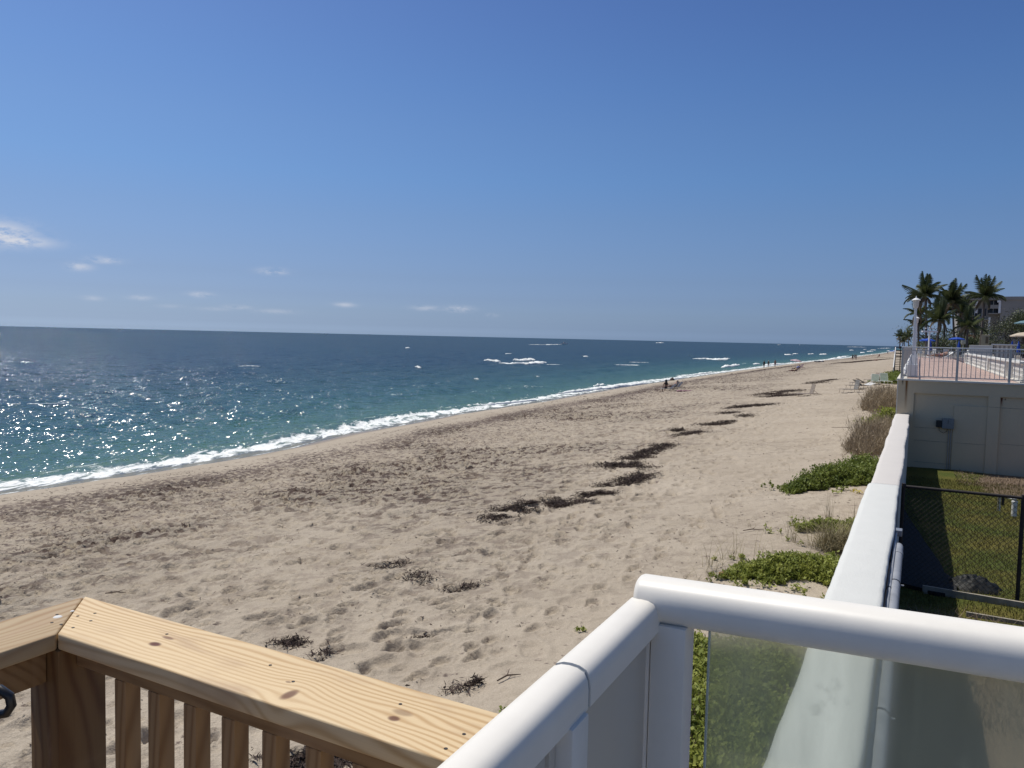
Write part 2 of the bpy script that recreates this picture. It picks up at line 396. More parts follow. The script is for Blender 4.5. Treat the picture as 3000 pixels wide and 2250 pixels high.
# foam: band of the shore break, lace behind it
fn = np.exp(-((D - crest - .9)/.62)**2) * .9
fn = np.maximum(fn, .70*sst(D, -2.4, -1.7)*(1 - sst(D, -.7, .6)))
fn = np.maximum(fn, .60*np.exp(-((D - edge + .1)/.22)**2))
fn = np.maximum(fn, .34*sst(D, -6.5, -3)*(1 - sst(D, -.6, .3)))
fn = np.maximum(fn, .40*np.exp(-((D + 11.6 + 3*np.sin(S*.05))/1.2)**2) * sst(fbm(S*.05+3, S*0, 3, 73), .42, .6))
shal = np.exp(np.minimum(D, 0) / 22.)                  # 1 at the shore, falls off seaward
thin = sst(D, -1.6, -.2)
def sea_mat():
    m, t, b = principled('sea_water', (.02, .1, .12), .08, 0, .2)
    b.inputs['IOR'].default_value = 1.33
    g = N(t, 'ShaderNodeNewGeometry'); P = g.outputs['Position']
    sh = N(t, 'ShaderNodeAttribute', attribute_name='shallow'); fo = N(t, 'ShaderNodeAttribute', attribute_name='foam'); th = N(t, 'ShaderNodeAttribute', attribute_name='thin')
    mp = N(t, 'ShaderNodeMapping', inp={0: P, 2: (0, 0, TH), 3: (1., .45, 1.)})
    np_ = N(t, 'ShaderNodeTexNoise', inp={'Vector': mp.outputs[0], 'Scale': .02, 'Detail': 5.})
    f = math_(t, 'ADD', sh.outputs['Fac'], math_(t, 'MULTIPLY', math_(t, 'SUBTRACT', np_.outputs[0], .5), .30))
    cr = N(t, 'ShaderNodeValToRGB', inp={0: f}); e = cr.color_ramp
    e.elements[0].position = .0; e.elements[0].color = (.015, .042, .066, 1)
    e.elements[1].position = 1.; e.elements[1].color = (.10, .165, .125, 1)
    q = e.elements.new(.12); q.color = (.018, .050, .066, 1)
    q = e.elements.new(.45); q.color = (.030, .082, .086, 1)
    q = e.elements.new(.80); q.color = (.055, .125, .105, 1)
    c1 = N(t, 'ShaderNodeMix', data_type='RGBA', inp={0: math_(t, 'MULTIPLY', th.outputs['Fac'], .8), 6: cr.outputs[0], 7: (.16, .14, .12, 1)})
    # foam
    v1 = N(t, 'ShaderNodeTexNoise', inp={'Vector': mp.outputs[0], 'Scale': 1.3, 'Detail': 8., 'Roughness': .7, 'Distortion': .8})
    fm = N(t, 'ShaderNodeMapRange', inp={0: math_(t, 'ADD', fo.outputs['Fac'], math_(t, 'MULTIPLY', math_(t, 'SUBTRACT', v1.outputs[0], .5), 2.5)), 1: .50, 2: .78})
    wn = N(t, 'ShaderNodeTexNoise', inp={'Vector': mp.outputs[0], 'Scale': .55, 'Detail': 7., 'Roughness': .6})
    wc = N(t, 'ShaderNodeMapRange', inp={0: wn.outputs[0], 1: .735, 2: .76, 3: 0., 4: .65})
    fm = math_(t, 'MAXIMUM', fm.outputs[0], wc.outputs[0])
    c2 = N(t, 'ShaderNodeMix', data_type='RGBA', inp={0: fm, 6: c1.outputs[2], 7: (.80, .82, .80, 1)})
    t.links.new(c2.outputs[2], b.inputs['Base Color'])
    t.links.new(N(t, 'ShaderNodeMapRange', inp={0: fm, 3: .07, 4: .8}).outputs[0], b.inputs['Roughness'])
    # wave facets too small for the mesh: slopes added to the surface normal
    sl = None
    for (sc_, det, ro, k) in ((11., 3., .6, 1.2), (4.6, 6., .72, 2.0), (1.5, 6., .74, 1.3)):
        n_ = N(t, 'ShaderNodeTexNoise', inp={'Vector': mp.outputs[0], 'Scale': sc_, 'Detail': det, 'Roughness': ro})
        v_ = N(t, 'ShaderNodeVectorMath', operation='SUBTRACT', inp={0: n_.outputs['Color'], 1: (.5, .5, .5)}); v_ = N(t, 'ShaderNodeVectorMath', operation='MULTIPLY', inp={0: v_.outputs[0], 1: (k, k, 0)})
        sl = v_.outputs[0] if sl is None else N(t, 'ShaderNodeVectorMath', operation='ADD', inp={0: sl, 1: v_.outputs[0]}).outputs[0]
    calm = N(t, 'ShaderNodeVectorMath', operation='SCALE', inp={0: sl, 3: math_(t, 'SUBTRACT', 1.25, math_(t, 'MULTIPLY', th.outputs['Fac'], .95))})
    nn_ = N(t, 'ShaderNodeVectorMath', operation='NORMALIZE', inp={0: N(t, 'ShaderNodeVectorMath', operation='ADD', inp={0: g.outputs['Normal'], 1: calm.outputs[0]}).outputs[0]})
    # body colour from below plus a mirror layer; steep wavelets keep the mirror share low even far out
    df = N(t, 'ShaderNodeBsdfDiffuse', inp={0: c2.outputs[2], 'Normal': nn_.outputs[0]})
    gl = N(t, 'ShaderNodeBsdfGlossy', inp={0: (1, 1, 1, 1), 'Roughness': .12, 'Normal': nn_.outputs[0]})
    fr = N(t, 'ShaderNodeFresnel', inp={'IOR': 1.33, 'Normal': nn_.outputs[0]})
    k_ = math_(t, 'MULTIPLY', math_(t, 'MINIMUM', fr.outputs[0], .25), math_(t, 'SUBTRACT', 1., fm))
    ms = N(t, 'ShaderNodeMixShader', inp={0: k_, 1: df.outputs[0], 2: gl.outputs[0]})
    t.links.new(ms.outputs[0], t.nodes['Material Output'].inputs[0])
    return m
SEAM = sea_mat()
me = fast_mesh('sea', np.stack([x, y, Z], 1), remap[quads], SEAM, True, {'shallow': shal, 'foam': fn, 'thin': thin})
sea = bpy.data.objects.new('sea', me); col.objects.link(sea); tag(sea, 'choppy blue green sea with white surf along the sand', kind='structure')

# foam crests of the small breakers: lumpy ridges of real height
foam_m = M('foam', (.80, .82, .81), .85, .05, 3., .5, 6., dist=.1)
rnd = random.Random(7)
def crest_ridge(pts, wd, ht, seed):
    ps = [at(px, py, 0.0) for px, py in pts]
    n = 60; P = []
    L = [0]
    for a, b in zip(ps, ps[1:]): L.append(L[-1] + (b-a).length)
    for i in range(n+1):
        t = L[-1]*i/n; k = max(j for j in range(len(L)) if L[j] <= t+1e-6); k = min(k, len(ps)-2)
        P.append(ps[k].lerp(ps[k+1], (t - L[k])/(L[k+1]-L[k])))
    P = [Vector((p.x, p.y, 0)) for p in P]
    mb = MB(); vs = []; fs = []; m_ = 7; rr_ = random.Random(seed)
    for i, p in enumerate(P):
        d = (P[min(i+1, n)] - P[max(i-1, 0)]).normalized(); nx = Vector((d.y, -d.x, 0))
        e = math.sin(math.pi*min(1, max(0, i/n)))**.5 * (.45 + .9*float(vn(np.array(i*.33), np.array(seed*3.1), 5)))
        off = (float(vn(np.array(i*.2), np.array(seed*1.7), 9)) - .5) * wd
        for k in range(m_):
            a = math.pi*k/(m_-1); h = .62*ht*e*math.sin(a)*rr_.uniform(.35, 1.45) if 0 < k < m_-1 else -.25
            vs.append(p + nx*(off - math.cos(a)*wd*.8*e*rr_.uniform(.6, 1.3)) + Vector((0, 0, h + .05)))
    for i in range(n):
        for k in range(m_-1): fs.append((i*m_+k, i*m_+k+1, (i+1)*m_+k+1, (i+1)*m_+k))
    mb.add(vs, fs); return mb.build('foam_crest', foam_m, sea, True)
for i, (pts, wd, ht) in enumerate([
    ([(1420, 1057), (1465, 1060)], 1.1, .55), ([(1462, 1064), (1510, 1067), (1560, 1067), (1597, 1062)], 1.4, .6), ([(1500, 1055), (1545, 1057), (1568, 1056)], 1.6, .8),
    ([(1600, 1068), (1650, 1070)], .5, .12), ([(1790, 1069), (1850, 1070), (1895, 1072)], .5, .15), ([(1810, 1061), (1920, 1063)], .4, .12),
    ([(2030, 1052), (2070, 1052), (2110, 1055), (2140, 1051)], 1.6, .75), ([(695, 1074), (740, 1073), (762, 1074)], .35, .14), ([(555, 1102), (610, 1099)], .5, .12),
    ([(2300, 1040), (2320, 1040)], 1.5, .6), ([(2325, 1037), (2336, 1037)], 1.2, .5), ([(2402, 1039), (2422, 1039)], 1.6, .7), ([(2368, 1038), (2384, 1037)], 1.2, .5),
    ([(2480, 1016.5), (2540, 1017.5)], 3, 1.1), ([(2491, 1026.5), (2501, 1026.5)], 2, .8), ([(2550, 1025.5), (2567, 1026)], 2, .8), ([(2543, 1030), (2558, 1030)], 2, .9), ([(2570, 1021), (2610, 1020)], 3, 1.), ([(2530, 1024), (2538, 1024)], 1.6, .7), ([(2523, 1034), (2530, 1033)], 1.6, .6),
    ([(1321, 1197), (1400, 1190), (1500, 1181), (1570, 1173)], .38, .26), ([(1625, 1155), (1700, 1147), (1790, 1137), (1900, 1122)], .5, .4), ([(1740, 1134), (1772, 1128)], .4, .4), ([(1935, 1117), (2005, 1107)], .5, .35),
    ([(2110, 1078), (2160, 1071), (2165, 1070)], .9, .6), ([(2205, 1068), (2225, 1067)], .8, .4), ([(2000, 1103), (2100, 1089)], .5, .3), ([(2420, 1055), (2490, 1043)], 1.5, .6), ([(2230, 1071), (2300, 1066)], .9, .45),
    ([(12, 1186), (200, 1183)], .12, .05), ([(100, 1062), (60, 1063)], .4, .15), ([(380, 1115), (440, 1116)], .25, .1), ([(1480, 1037), (1500, 1037)], .6, .3), ([(1190, 1020), (1200, 1020)], 1, .5), ([(1710, 1045), (1722, 1045)], 1, .4), ([(1220, 1077), (1232, 1079)], .6, .4), ([(1390, 1112), (1400, 1113)], .4, .25), ([(1570, 1106), (1580, 1107)], .4, .25)]):
    crest_ridge(pts, wd, ht, i)

# ------------------------------------------------------------------ yard and lawn behind the wall
YZ = 2.4
def lawn_mat():
    m, t, b = principled('lawn', (.1, .12, .03), .9, 0, .2)
    g = N(t, 'ShaderNodeNewGeometry'); P = g.outputs['Position']
    n1 = N(t, 'ShaderNodeTexNoise', inp={'Vector': P, 'Scale': .8, 'Detail': 5.}); n2 = N(t, 'ShaderNodeTexNoise', inp={'Vector': P, 'Scale': 30., 'Detail': 4.})
    c1 = N(t, 'ShaderNodeMix', data_type='RGBA', inp={0: N(t, 'ShaderNodeMapRange', inp={0: n1.outputs[0], 1: .4, 2: .62}).outputs[0], 6: (.07, .088, .016, 1), 7: (.13, .115, .026, 1)})
    br = N(t, 'ShaderNodeAttribute', attribute_name='bare')
    k = N(t, 'ShaderNodeMapRange', inp={0: math_(t, 'ADD', br.outputs['Fac'], math_(t, 'MULTIPLY', math_(t, 'SUBTRACT', n1.outputs[0], .5), 1.5)), 1: .35, 2: .65})
    c2 = N(t, 'ShaderNodeMix', data_type='RGBA', inp={0: k.outputs[0], 6: c1.outputs[2], 7: (.185, .135, .095, 1)})
    c3 = N(t, 'ShaderNodeMix', data_type='RGBA', blend_type='MULTIPLY', inp={0: .8, 6: c2.outputs[2], 7: N(t, 'ShaderNodeMapRange', inp={0: n2.outputs[0], 1: .3, 2: .7, 3: .45, 4: 1.4}).outputs[0]})
    t.links.new(c3.outputs[2], b.inputs['Base Color'])
    bp = N(t, 'ShaderNodeBump', inp={'Strength': .8, 'Distance': .05, 'Height': n2.outputs[0]}); t.links.new(bp.outputs[0], b.inputs['Normal'])
    return m
nv, ns = 90, 300
gv, gs = np.meshgrid(np.linspace(-.3, 12, nv), np.linspace(-2, 31, ns)); gv = gv.ravel(); gs = gs.ravel()
bare = np.maximum(np.exp(-((gs-27.2)/2.6)**2)*sst(gv, 1.2, 2.4), 1 - sst(gs, 12.6, 13.6))
zz = YZ + (fbm(gv*.8, gs*.8, 4, 2)-.45)*.10
xx = CU[0]*gs + CV[0]*gv; yy = CU[1]*gs + CV[1]*gv
o = bpy.data.objects.new('lawn_ground', fast_mesh('lawn_ground', np.stack([xx, yy, zz], 1), grid_quads(ns, nv)[:, ::-1], lawn_mat(), True, {'bare': bare})); col.objects.link(o)
tag(o, 'worn green and brown lawn behind the white wall', kind='structure')
# grass blades and dead stalks
def blades(n, fpos, h0, h1, wd, seed, lean=.5):
    r_ = np.random.default_rng(seed); P = fpos(r_, n); h = r_.uniform(h0, h1, n); a = r_.uniform(0, 6.283, n); l = r_.uniform(0, lean, n)*h; b_ = r_.uniform(0, 6.283, n)
    co = np.empty((n, 3, 3)); co[:, 0] = P; co[:, 1] = P; co[:, 2] = P
    co[:, 0, 0] -= np.cos(a)*wd; co[:, 0, 1] -= np.sin(a)*wd; co[:, 1, 0] += np.cos(a)*wd; co[:, 1, 1] += np.sin(a)*wd
    co[:, 2, 0] += np.cos(b_)*l; co[:, 2, 1] += np.sin(b_)*l; co[:, 2, 2] += h
    return co.reshape(-1, 3), np.arange(n*3).reshape(n, 3)
def yardpos(v0, v1, s0, s1):
    def f(r_, n):
        v = r_.uniform(v0, v1, n); s = r_.uniform(s0, s1, n); z = YZ + (fbm(v*.8, s*.8, 4, 2)-.45)*.10
        return np.stack([CU[0]*s + CV[0]*v, CU[1]*s + CV[1]*v, z], 1)
    return f
grass_m = M('grass_blade', (.11, .13, .022), .7, .5, 3., coord='Object', transl=.25, c2=(.22, .18, .05))
straw_m = M('dead_stalk', (.22, .16, .105), .8, .35, 3.)
co, tr = blades(60000, yardpos(-.1, 7, 13.6, 27.2), .03, .08, .006, 1)
o = bpy.data.objects.new('lawn_grass', fast_mesh('lawn_grass', co, tr, grass_m, False)); col.objects.link(o); tag(o, 'short yellow green grass of the fenced lawn', 'grass', kind='stuff')
co, tr = blades(9000, yardpos(0, 4.5, 9.5, 13.3), .04, .22, .006, 2, 1.6)
co2, tr2 = blades(5000, yardpos(1.2, 7, 26.3, 29.2), .02, .09, .008, 3, 2.)
o = bpy.data.objects.new('dead_weeds', fast_mesh('dead_weeds', np.vstack([co, co2]), np.vstack([tr, tr2+len(co)]), straw_m, False)); col.objects.link(o); tag(o, 'dry dead weeds and straw on the bare ground by the lawn', 'dead weeds', kind='stuff')

# ------------------------------------------------------------------ sea wall
def stucco(name, ca, cb, sc_=3., stain=(.35, .33, .30)):
    m, t, b = principled(name, ca, .8, 0, .25)
    tc = N(t, 'ShaderNodeTexCoord'); P = tc.outputs['Object']
    n1 = N(t, 'ShaderNodeTexNoise', inp={'Vector': P, 'Scale': sc_, 'Detail': 6., 'Roughness': .6})
    n2 = N(t, 'ShaderNodeTexNoise', inp={'Vector': N(t, 'ShaderNodeMapping', inp={0: P, 3: (2., 9., 2.)}).outputs[0], 'Scale': .8, 'Detail': 6., 'Roughness': .7})
    c1 = N(t, 'ShaderNodeMix', data_type='RGBA', inp={0: n1.outputs[0], 6: (*ca, 1), 7: (*cb, 1)})
    k = N(t, 'ShaderNodeMapRange', inp={0: n2.outputs[0], 1: .66, 2: .82, 3: 0., 4: .35})
    c2 = N(t, 'ShaderNodeMix', data_type='RGBA', inp={0: k.outputs[0], 6: c1.outputs[2], 7: (*stain, 1)})
    t.links.new(c2.outputs[2], b.inputs['Base Color'])
    n3 = N(t, 'ShaderNodeTexNoise', inp={'Vector': P, 'Scale': 45., 'Detail': 4.})
    n4 = N(t, 'ShaderNodeTexNoise', inp={'Vector': P, 'Scale': 4., 'Detail': 3.})
    hh = math_(t, 'ADD', n3.outputs[0], math_(t, 'MULTIPLY', n4.outputs[0], 2.))
    bp = N(t, 'ShaderNodeBump', inp={'Strength': .35, 'Distance': .012, 'Height': hh}); t.links.new(bp.outputs[0], b.inputs['Normal'])
    return m
wall_white = stucco('white_stucco', (.58, .585, .555), (.64, .64, .605))
wall_pink = stucco('cream_stucco', (.55, .52, .485), (.61, .575, .535))
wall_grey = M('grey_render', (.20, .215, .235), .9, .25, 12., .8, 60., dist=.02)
def seg(th, s0, s1, v0, v1, zt, mtop, seed, amp):
    n = int((s1-s0)/.12); r1, r2 = [], []
    vs = []; fs = []
    for i in range(n+1):
        s = s0 + (s1-s0)*i/n
        a = (float(vn(np.array(s*.7), np.array(seed*1.), 3)) - .5)*amp; b_ = (float(vn(np.array(s*.75), np.array(seed*2.+5), 4)) - .5)*amp*1.5
        j = (float(vn(np.array(s*5.), np.array(seed*3.), 5)) - .5)*.010; z = zt + (float(vn(np.array(s*.9), np.array(seed*4.), 6)) - .5)*.012
        L = v0 + a + j; Rr_ = v1 + b_ - j
        prof = [(L-.02, 1.9), (L-.012, z-.10), (L+.004, z-.035), (L+.032, z-.008), (L+.08, z), (Rr_-.05, z), (Rr_-.02, z-.006), (Rr_-.004, z-.02), (Rr_, z-.045), (Rr_-.002, z-.30), (Rr_-.02, 1.9)]
        for p_, q_ in prof: vs.append((p_, s, q_))
    k = 11
    for i in range(n):
        for j in range(k-1): fs.append((i*k+j, (i+1)*k+j, (i+1)*k+j+1, i*k+j+1))
    top = [f for f in fs]
    fs.append(tuple(range(k))); fs.append(tuple(range(n*k, (n+1)*k))[::-1])
    # split into the painted body and the bare inner side
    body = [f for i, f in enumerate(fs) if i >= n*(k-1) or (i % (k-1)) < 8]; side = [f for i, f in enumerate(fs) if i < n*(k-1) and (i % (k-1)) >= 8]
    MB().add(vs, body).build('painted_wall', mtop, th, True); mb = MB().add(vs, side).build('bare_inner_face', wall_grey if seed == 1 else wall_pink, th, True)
    return th
t1 = thing('sea_wall', 'white painted concrete sea wall running away under the white rail', 'wall', (0, 0, 0), RZ)
seg(t1, -2.5, 14.15, -.655, -.17, 4.2, wall_white, 1, .02)
t2 = thing('sea_wall', 'cream weathered sea wall with wavy edge, from the white wall to the terrace', 'wall', (0, 0, 0), RZ)
seg(t2, 14.155, 29.27, -.615, -.165, 4.195, wall_pink, 2, .032)

# ------------------------------------------------------------------ pipes along the wall
pvc = M('grey_pvc', (.30, .31, .33), .45, .15, 6.); pvcw = M('pale_pvc', (.42, .42, .42), .5, .15, 6.)
iron = M('galvanised', (.35, .36, .37), .4, .2, 10., metal=.6); black_m = M('black_plastic', (.012, .012, .014), .35, .2, 10.)
pe = toVS(*at(2664, 1598, 4.08).xy)
t = thing('drain_pipe', 'fat grey plastic pipe strapped along the inner side of the white wall', 'pipe', Wd(0, 0, 0), RZ)
zc = 4.05; vc = -.105
autosmooth(MB().tube([(vc, -1, zc-.02), (vc, 4, zc), (vc, pe[1]-.12, zc), (vc, pe[1]-.03, zc), (vc, pe[1], zc-.004)], [.054, .054, .054, .053, .03], 18).build('pipe', pvc, t))
autosmooth(MB().tube([(vc, pe[1]-.5, zc), (vc, pe[1]-.34, zc)], .0585, 18).build('coupling', pvc, t))
for k in range(5):
    s = pe[1] - 1.7 - k*1.6
    autosmooth(MB().tube([(vc, s-.012, zc), (vc, s+.012, zc)], .0575, 18).build('strap', black_m, t))
    MB().tube([(vc+.05, s, zc), (vc+.085, s, zc)], .009, 8).build('clamp_bolt', iron, t)
t = thing('conduit', 'thin grey conduit along the wall top ending in a small silver box', 'conduit', Wd(0, 0, 0), RZ)
ce = toVS(*at(2652, 1560, 4.12).xy)
autosmooth(MB().tube([(-.155, -1, 4.085), (-.15, 5, 4.09), (-.147, 8.6, 4.095), (-.145, ce[1]-.05, 4.11)], .017, 10).build('pipe', pvc, t))
MB().cbox(-.16, -.075, ce[1]-.06, ce[1]+.09, 4.07, 4.15, .008).build('junction_box', iron, t)
for k in range(6): MB().tube([(-.149, 4+k*1.1, 4.092), (-.149, 4.03+k*1.1, 4.092)], .023, 10).build('clip', black_m, t)

# ------------------------------------------------------------------ chain link fence
rust = M('rusty_black_steel', (.022, .016, .013), .7, .5, 14., .3, 60.)
fl = toVS(*at(2664, 1424, 4.12).xy); fr = toVS(*at(2997, 1461, 4.12).xy); fp_ = toVS(*at(2979, 1778, YZ).xy)
sf = (fl[1]+fr[1])/2
t = thing('chain_link_fence', 'rusty black chain link fence panel across the lawn from the wall', 'fence', Wd(0, 0, 0), RZ)
pv = fp_[0] + .02
autosmooth(MB().tube([(-.14, sf, 4.12), (pv+2.6, sf, 4.12)], .026, 10).build('top_rail', rust, t))
for i, v in enumerate((-.12, pv, pv+2.5)):
    autosmooth(MB().tube([(v, sf, YZ-.1), (v, sf, 4.17)], .030, 10).build('post', rust, t))
mb = MB(); step = .062; r_ = .0036; x0, x1, z0, z1 = -.1, pv+2.5, 2.47, 4.1
for sg in (1, -1):
    q = -(z1-z0) - .1
    while q < (x1-x0) + (z1-z0):
        a0 = max(0, -q) if sg > 0 else max(0, q - (x1-x0)); a1 = min(z1-z0, (x1-x0)-q) if sg > 0 else min(z1-z0, q)
        if a1 > a0 + .02:
            xa = x0 + q + sg*a0; xb = x0 + q + sg*a1
            mb.tube([(xa, sf + .003*sg, z0+a0), (xb, sf + .003*sg, z0+a1)], r_, 3, False)
        q += step*1.41
o = mb.build('wire_mesh', rust, t); o['kind'] = 'stuff'
conc = M('weathered_board', (.31, .28, .225), .85, .3, 5., .4, 40.)
t = thing('edging_board', 'weathered grey board edging the lawn below the fence', 'edging', Wd(0, 0, 0), RZ)
a = toVS(*at(2702, 1735, YZ).xy); b = toVS(*at(3000, 1795, YZ).xy)
MB().prism([(a[0], a[1]-.025), (b[0]+2, b[1]-.025), (b[0]+2, b[1]+.025), (a[0], a[1]+.025)], YZ-.06, YZ+.12).build('board', conc, t)
a = toVS(*at(2830, 1805, YZ).xy); b = toVS(*at(3000, 1838, YZ).xy)
t = thing('edging_board', 'lower broken grey board half buried in dry weeds', 'edging', Wd(0, 0, 0), RZ)
MB().prism([(a[0], a[1]-.022), (b[0]+2, b[1]-.022), (b[0]+2, b[1]+.022), (a[0], a[1]+.022)], YZ-.06, YZ+.07).build('board', conc, t)
# crumpled black bag
c = at(2852, 1722, YZ); nn = 34; vs = []; fs = []
for i in range(nn):
    for j in range(nn):
        u = i/(nn-1)*2-1; w_ = j/(nn-1)*2-1; r2 = u*u+w_*w_
        h = max(0, 1-r2**1.3)*.15 + abs(fbm(np.array(u*2.6+5), np.array(w_*2.6), 4, 12)-.45)*.32*max(0, 1.15-r2)
        e = 1/max(1, math.sqrt(r2)**.9)
        vs.append((u*.40*e*(1+.12*math.sin(7*math.atan2(w_, u))), w_*.36*e, float(h)))
for i in range(nn-1):
    for j in range(nn-1): fs.append((i*nn+j, (i+1)*nn+j, (i+1)*nn+j+1, i*nn+j+1))
bag_m = M('black_bag', (.010, .012, .013), .6, .3, 8., .2, 14., dist=.03, spec=.25)
o = MB().add(vs, fs).build('plastic_bag', bag_m, None, True, Vector((c.x, c.y, YZ+.0)), RZ); tag(o, 'crumpled black plastic bag lying on the grass behind the fence', 'plastic bag')
# near-black sheet by the wall: dark ground and deep shade put into one colour
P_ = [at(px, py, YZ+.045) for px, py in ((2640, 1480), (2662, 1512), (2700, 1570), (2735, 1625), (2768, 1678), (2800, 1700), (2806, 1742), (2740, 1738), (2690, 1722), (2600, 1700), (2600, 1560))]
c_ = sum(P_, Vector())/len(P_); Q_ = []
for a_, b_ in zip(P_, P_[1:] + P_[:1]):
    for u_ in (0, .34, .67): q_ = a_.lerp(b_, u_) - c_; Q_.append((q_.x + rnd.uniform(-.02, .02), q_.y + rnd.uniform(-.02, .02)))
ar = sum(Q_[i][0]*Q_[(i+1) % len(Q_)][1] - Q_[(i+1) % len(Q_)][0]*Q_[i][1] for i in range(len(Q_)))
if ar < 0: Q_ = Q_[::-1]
o = MB().prism(Q_, -.05, .012).build('dark_ground_sheet', M('shaded_dark_ground', (.010, .010, .011), .9, .4, 20., .8, 60.), None, False, c_); tag(o, 'near-black sheet with dark ground and deep shade in its colour, at the foot of the white wall', 'ground sheet')
# irrigation stubs
wpvc = M('white_pipe', (.62, .62, .60), .4, .1, 10.)
c = at(2970, 1512, YZ)
t = thing('irrigation_valve', 'short fat pale irrigation pipe with a metal cap standing in the lawn', 'pipe', Vector((c.x, c.y, YZ)), RZ)
autosmooth(MB().lathe([(.06, 0), (.06, .34), (.068, .34), (.068, .37), (.03, .385)], 14).build('pipe', wpvc, t)); autosmooth(MB().lathe([(.03, .38), (.045, .40), (.045, .43), (.012, .45)], 12).build('metal_cap', iron, t))
c = at(2928, 1497, YZ)
t = thing('irrigation_valve', 'slim white irrigation pipe with dark bracket left of the fat pipe', 'pipe', Vector((c.x, c.y, YZ)), RZ)
autosmooth(MB().tube([(0, 0, 0), (0, 0, .36), (.06, 0, .37), (.34, -.08, .33)], [.018, .018, .014, .01], 8).build('pipe', wpvc, t)); MB().box(-.05, -.03, -.02, .02, 0, .38).build('stake', conc, t); MB().box(.03, .09, -.03, .03, .16, .36).build('bracket', black_m, t)

# ------------------------------------------------------------------ terrace building
TS = 29.3; TZ = 5.4
def tp(px, py): p = at_s(px, py, TS); return toVS(p.x, p.y)[0], p.z
V0 = tp(2632, 1115)[0]
def terr_mat():
    m, t, b = principled('shaded_beige_render', (.4, .37, .32), .85, 0, .2)
    tc = N(t, 'ShaderNodeTexCoord'); P = tc.outputs['Object']
    n1 = N(t, 'ShaderNodeTexNoise', inp={'Vector': P, 'Scale': 1.1, 'Detail': 6., 'Roughness': .6})
    c1 = N(t, 'ShaderNodeMix', data_type='RGBA', inp={0: n1.outputs[0], 6: (.52, .435, .30, 1), 7: (.60, .50, .345, 1)})
    sp = N(t, 'ShaderNodeSeparateXYZ', inp={0: P}); out = c1.outputs[2]
    n2 = N(t, 'ShaderNodeTexNoise', inp={'Vector': N(t, 'ShaderNodeMapping', inp={0: P, 3: (9., 9., .9)}).outputs[0], 'Scale': 3., 'Detail': 4.})
    for (px, y0, y1, wd, cc) in [(2657, 1112, 1205, .035, (.20, .09, .03, 1)), (2645, 1113, 1130, .022, (.07, .05, .04, 1)), (2935.5, 1166, 1193, .03, (.10, .025, .015, 1)), (2946, 1168, 1175, .02, (.1, .08, .07, 1))]:
        v_, z1 = tp(px, y0); _, z0 = tp(px, y1)
        dx = math_(t, 'DIVIDE', math_(t, 'SUBTRACT', sp.outputs[0], v_), wd); ex = math_(t, 'EXPONENT', math_(t, 'MULTIPLY', math_(t, 'MULTIPLY', dx, dx), -1.))
        zt = N(t, 'ShaderNodeMapRange', inp={0: sp.outputs[2], 1: z0, 2: z1, 3: 0., 4: 1.}); cap = math_(t, 'LESS_THAN', sp.outputs[2], z1)
        k = math_(t, 'MULTIPLY', math_(t, 'MULTIPLY', math_(t, 'MULTIPLY', ex, zt.outputs[0]), cap), math_(t, 'ADD', .9, n2.outputs[0]), clamp=True)
        out = N(t, 'ShaderNodeMix', data_type='RGBA', inp={0: k, 6: out, 7: cc}).outputs[2]
    # splash dirt at the foot
    t.links.new(out, b.inputs['Base Color'])
    n3 = N(t, 'ShaderNodeTexNoise', inp={'Vector': P, 'Scale': 25., 'Detail': 4.})
    bp = N(t, 'ShaderNodeBump', inp={'Strength': .3, 'Distance': .01, 'Height': n3.outputs[0]}); t.links.new(bp.outputs[0], b.inputs['Normal'])
    return m
terr_m = terr_mat(); cream = M('cream_paint', (.66, .63, .56), .7, .08, 2., .2, 30.)
T = thing('terrace_building', 'beige raised pool terrace with recessed panels at the end of the sea wall', 'terrace', (0, 0, 0), RZ)
v1, _ = tp(2675.5, 1200); v2, _ = tp(2894, 1200); v3, _ = tp(2929, 1200); _, zb = tp(2800, 1157)
VR = 14.
MB().box(V0, VR, TS, TS+.25, zb, TZ-.06).build('beam', terr_m, T)
MB().box(V0, v1, TS, TS+.25, 1.8, zb).build('pilaster', terr_m, T); MB().box(v2, v3, TS, TS+.25, 1.8, zb).build('pilaster', terr_m, T)
rc = .07
MB().box(v1, v2, TS+rc, TS+.25, 1.8, zb).build('recessed_panel', terr_m, T); MB().box(v3, VR, TS+rc, TS+.25, 1.8, zb).build('recessed_panel', terr_m, T)
d0, dz = tp(2796, 1188); d1, _ = tp(2891, 1300)
MB().box(d0, d1, TS+rc-.035, TS+rc, 2.3, dz).build('infill_panel', terr_m, T)
# block joints: thin recessed mortar lines built as slim ledges
jm = M('block_joint', (.20, .19, .165), .9, .2, 8.)
for (a, b_, yy_) in ((2677, 2742, 1251), (2677, 2780, 1289), (2677, 2780, 1352)):
    va, z_ = tp(a, yy_); vb, _ = tp(b_, yy_); MB().box(va, vb, TS+rc-.006, TS+rc+.001, z_-.008, z_).build('block_joint', jm, T)
for (a, b_, yy_) in ((2896, 3010, 1192), (2797, 2893, 1297), (2930, 3100, 1301)):
    va, z_ = tp(a, yy_); vb, _ = tp(b_, yy_)
    off = rc-.039 if a == 2797 else (-.004 if a == 2896 else rc-.004)
    if a == 2896: vb = v3
    MB().box(va, vb, TS+off, TS+off+.006, z_-.008, z_).build('block_joint', jm, T)
va, z_ = tp(2930, 1195); MB().box(va, VR, TS+rc-.005, TS+rc+.002, z_-.008, z_).build('block_joint', jm, T)
MB().box(V0-.03, V0-.002, TS+.0, 96, 1.6, TZ-.06).build('sea_side_wall', cream, T)
MB().box(V0-.05, VR, TS-.04, TS+.34, TZ-.057, TZ).build('edge_coping', cream, T)
MB().box(V0-.05, V0+.25, TS+.342, 96, TZ-.057, TZ).build('edge_coping', cream, T)
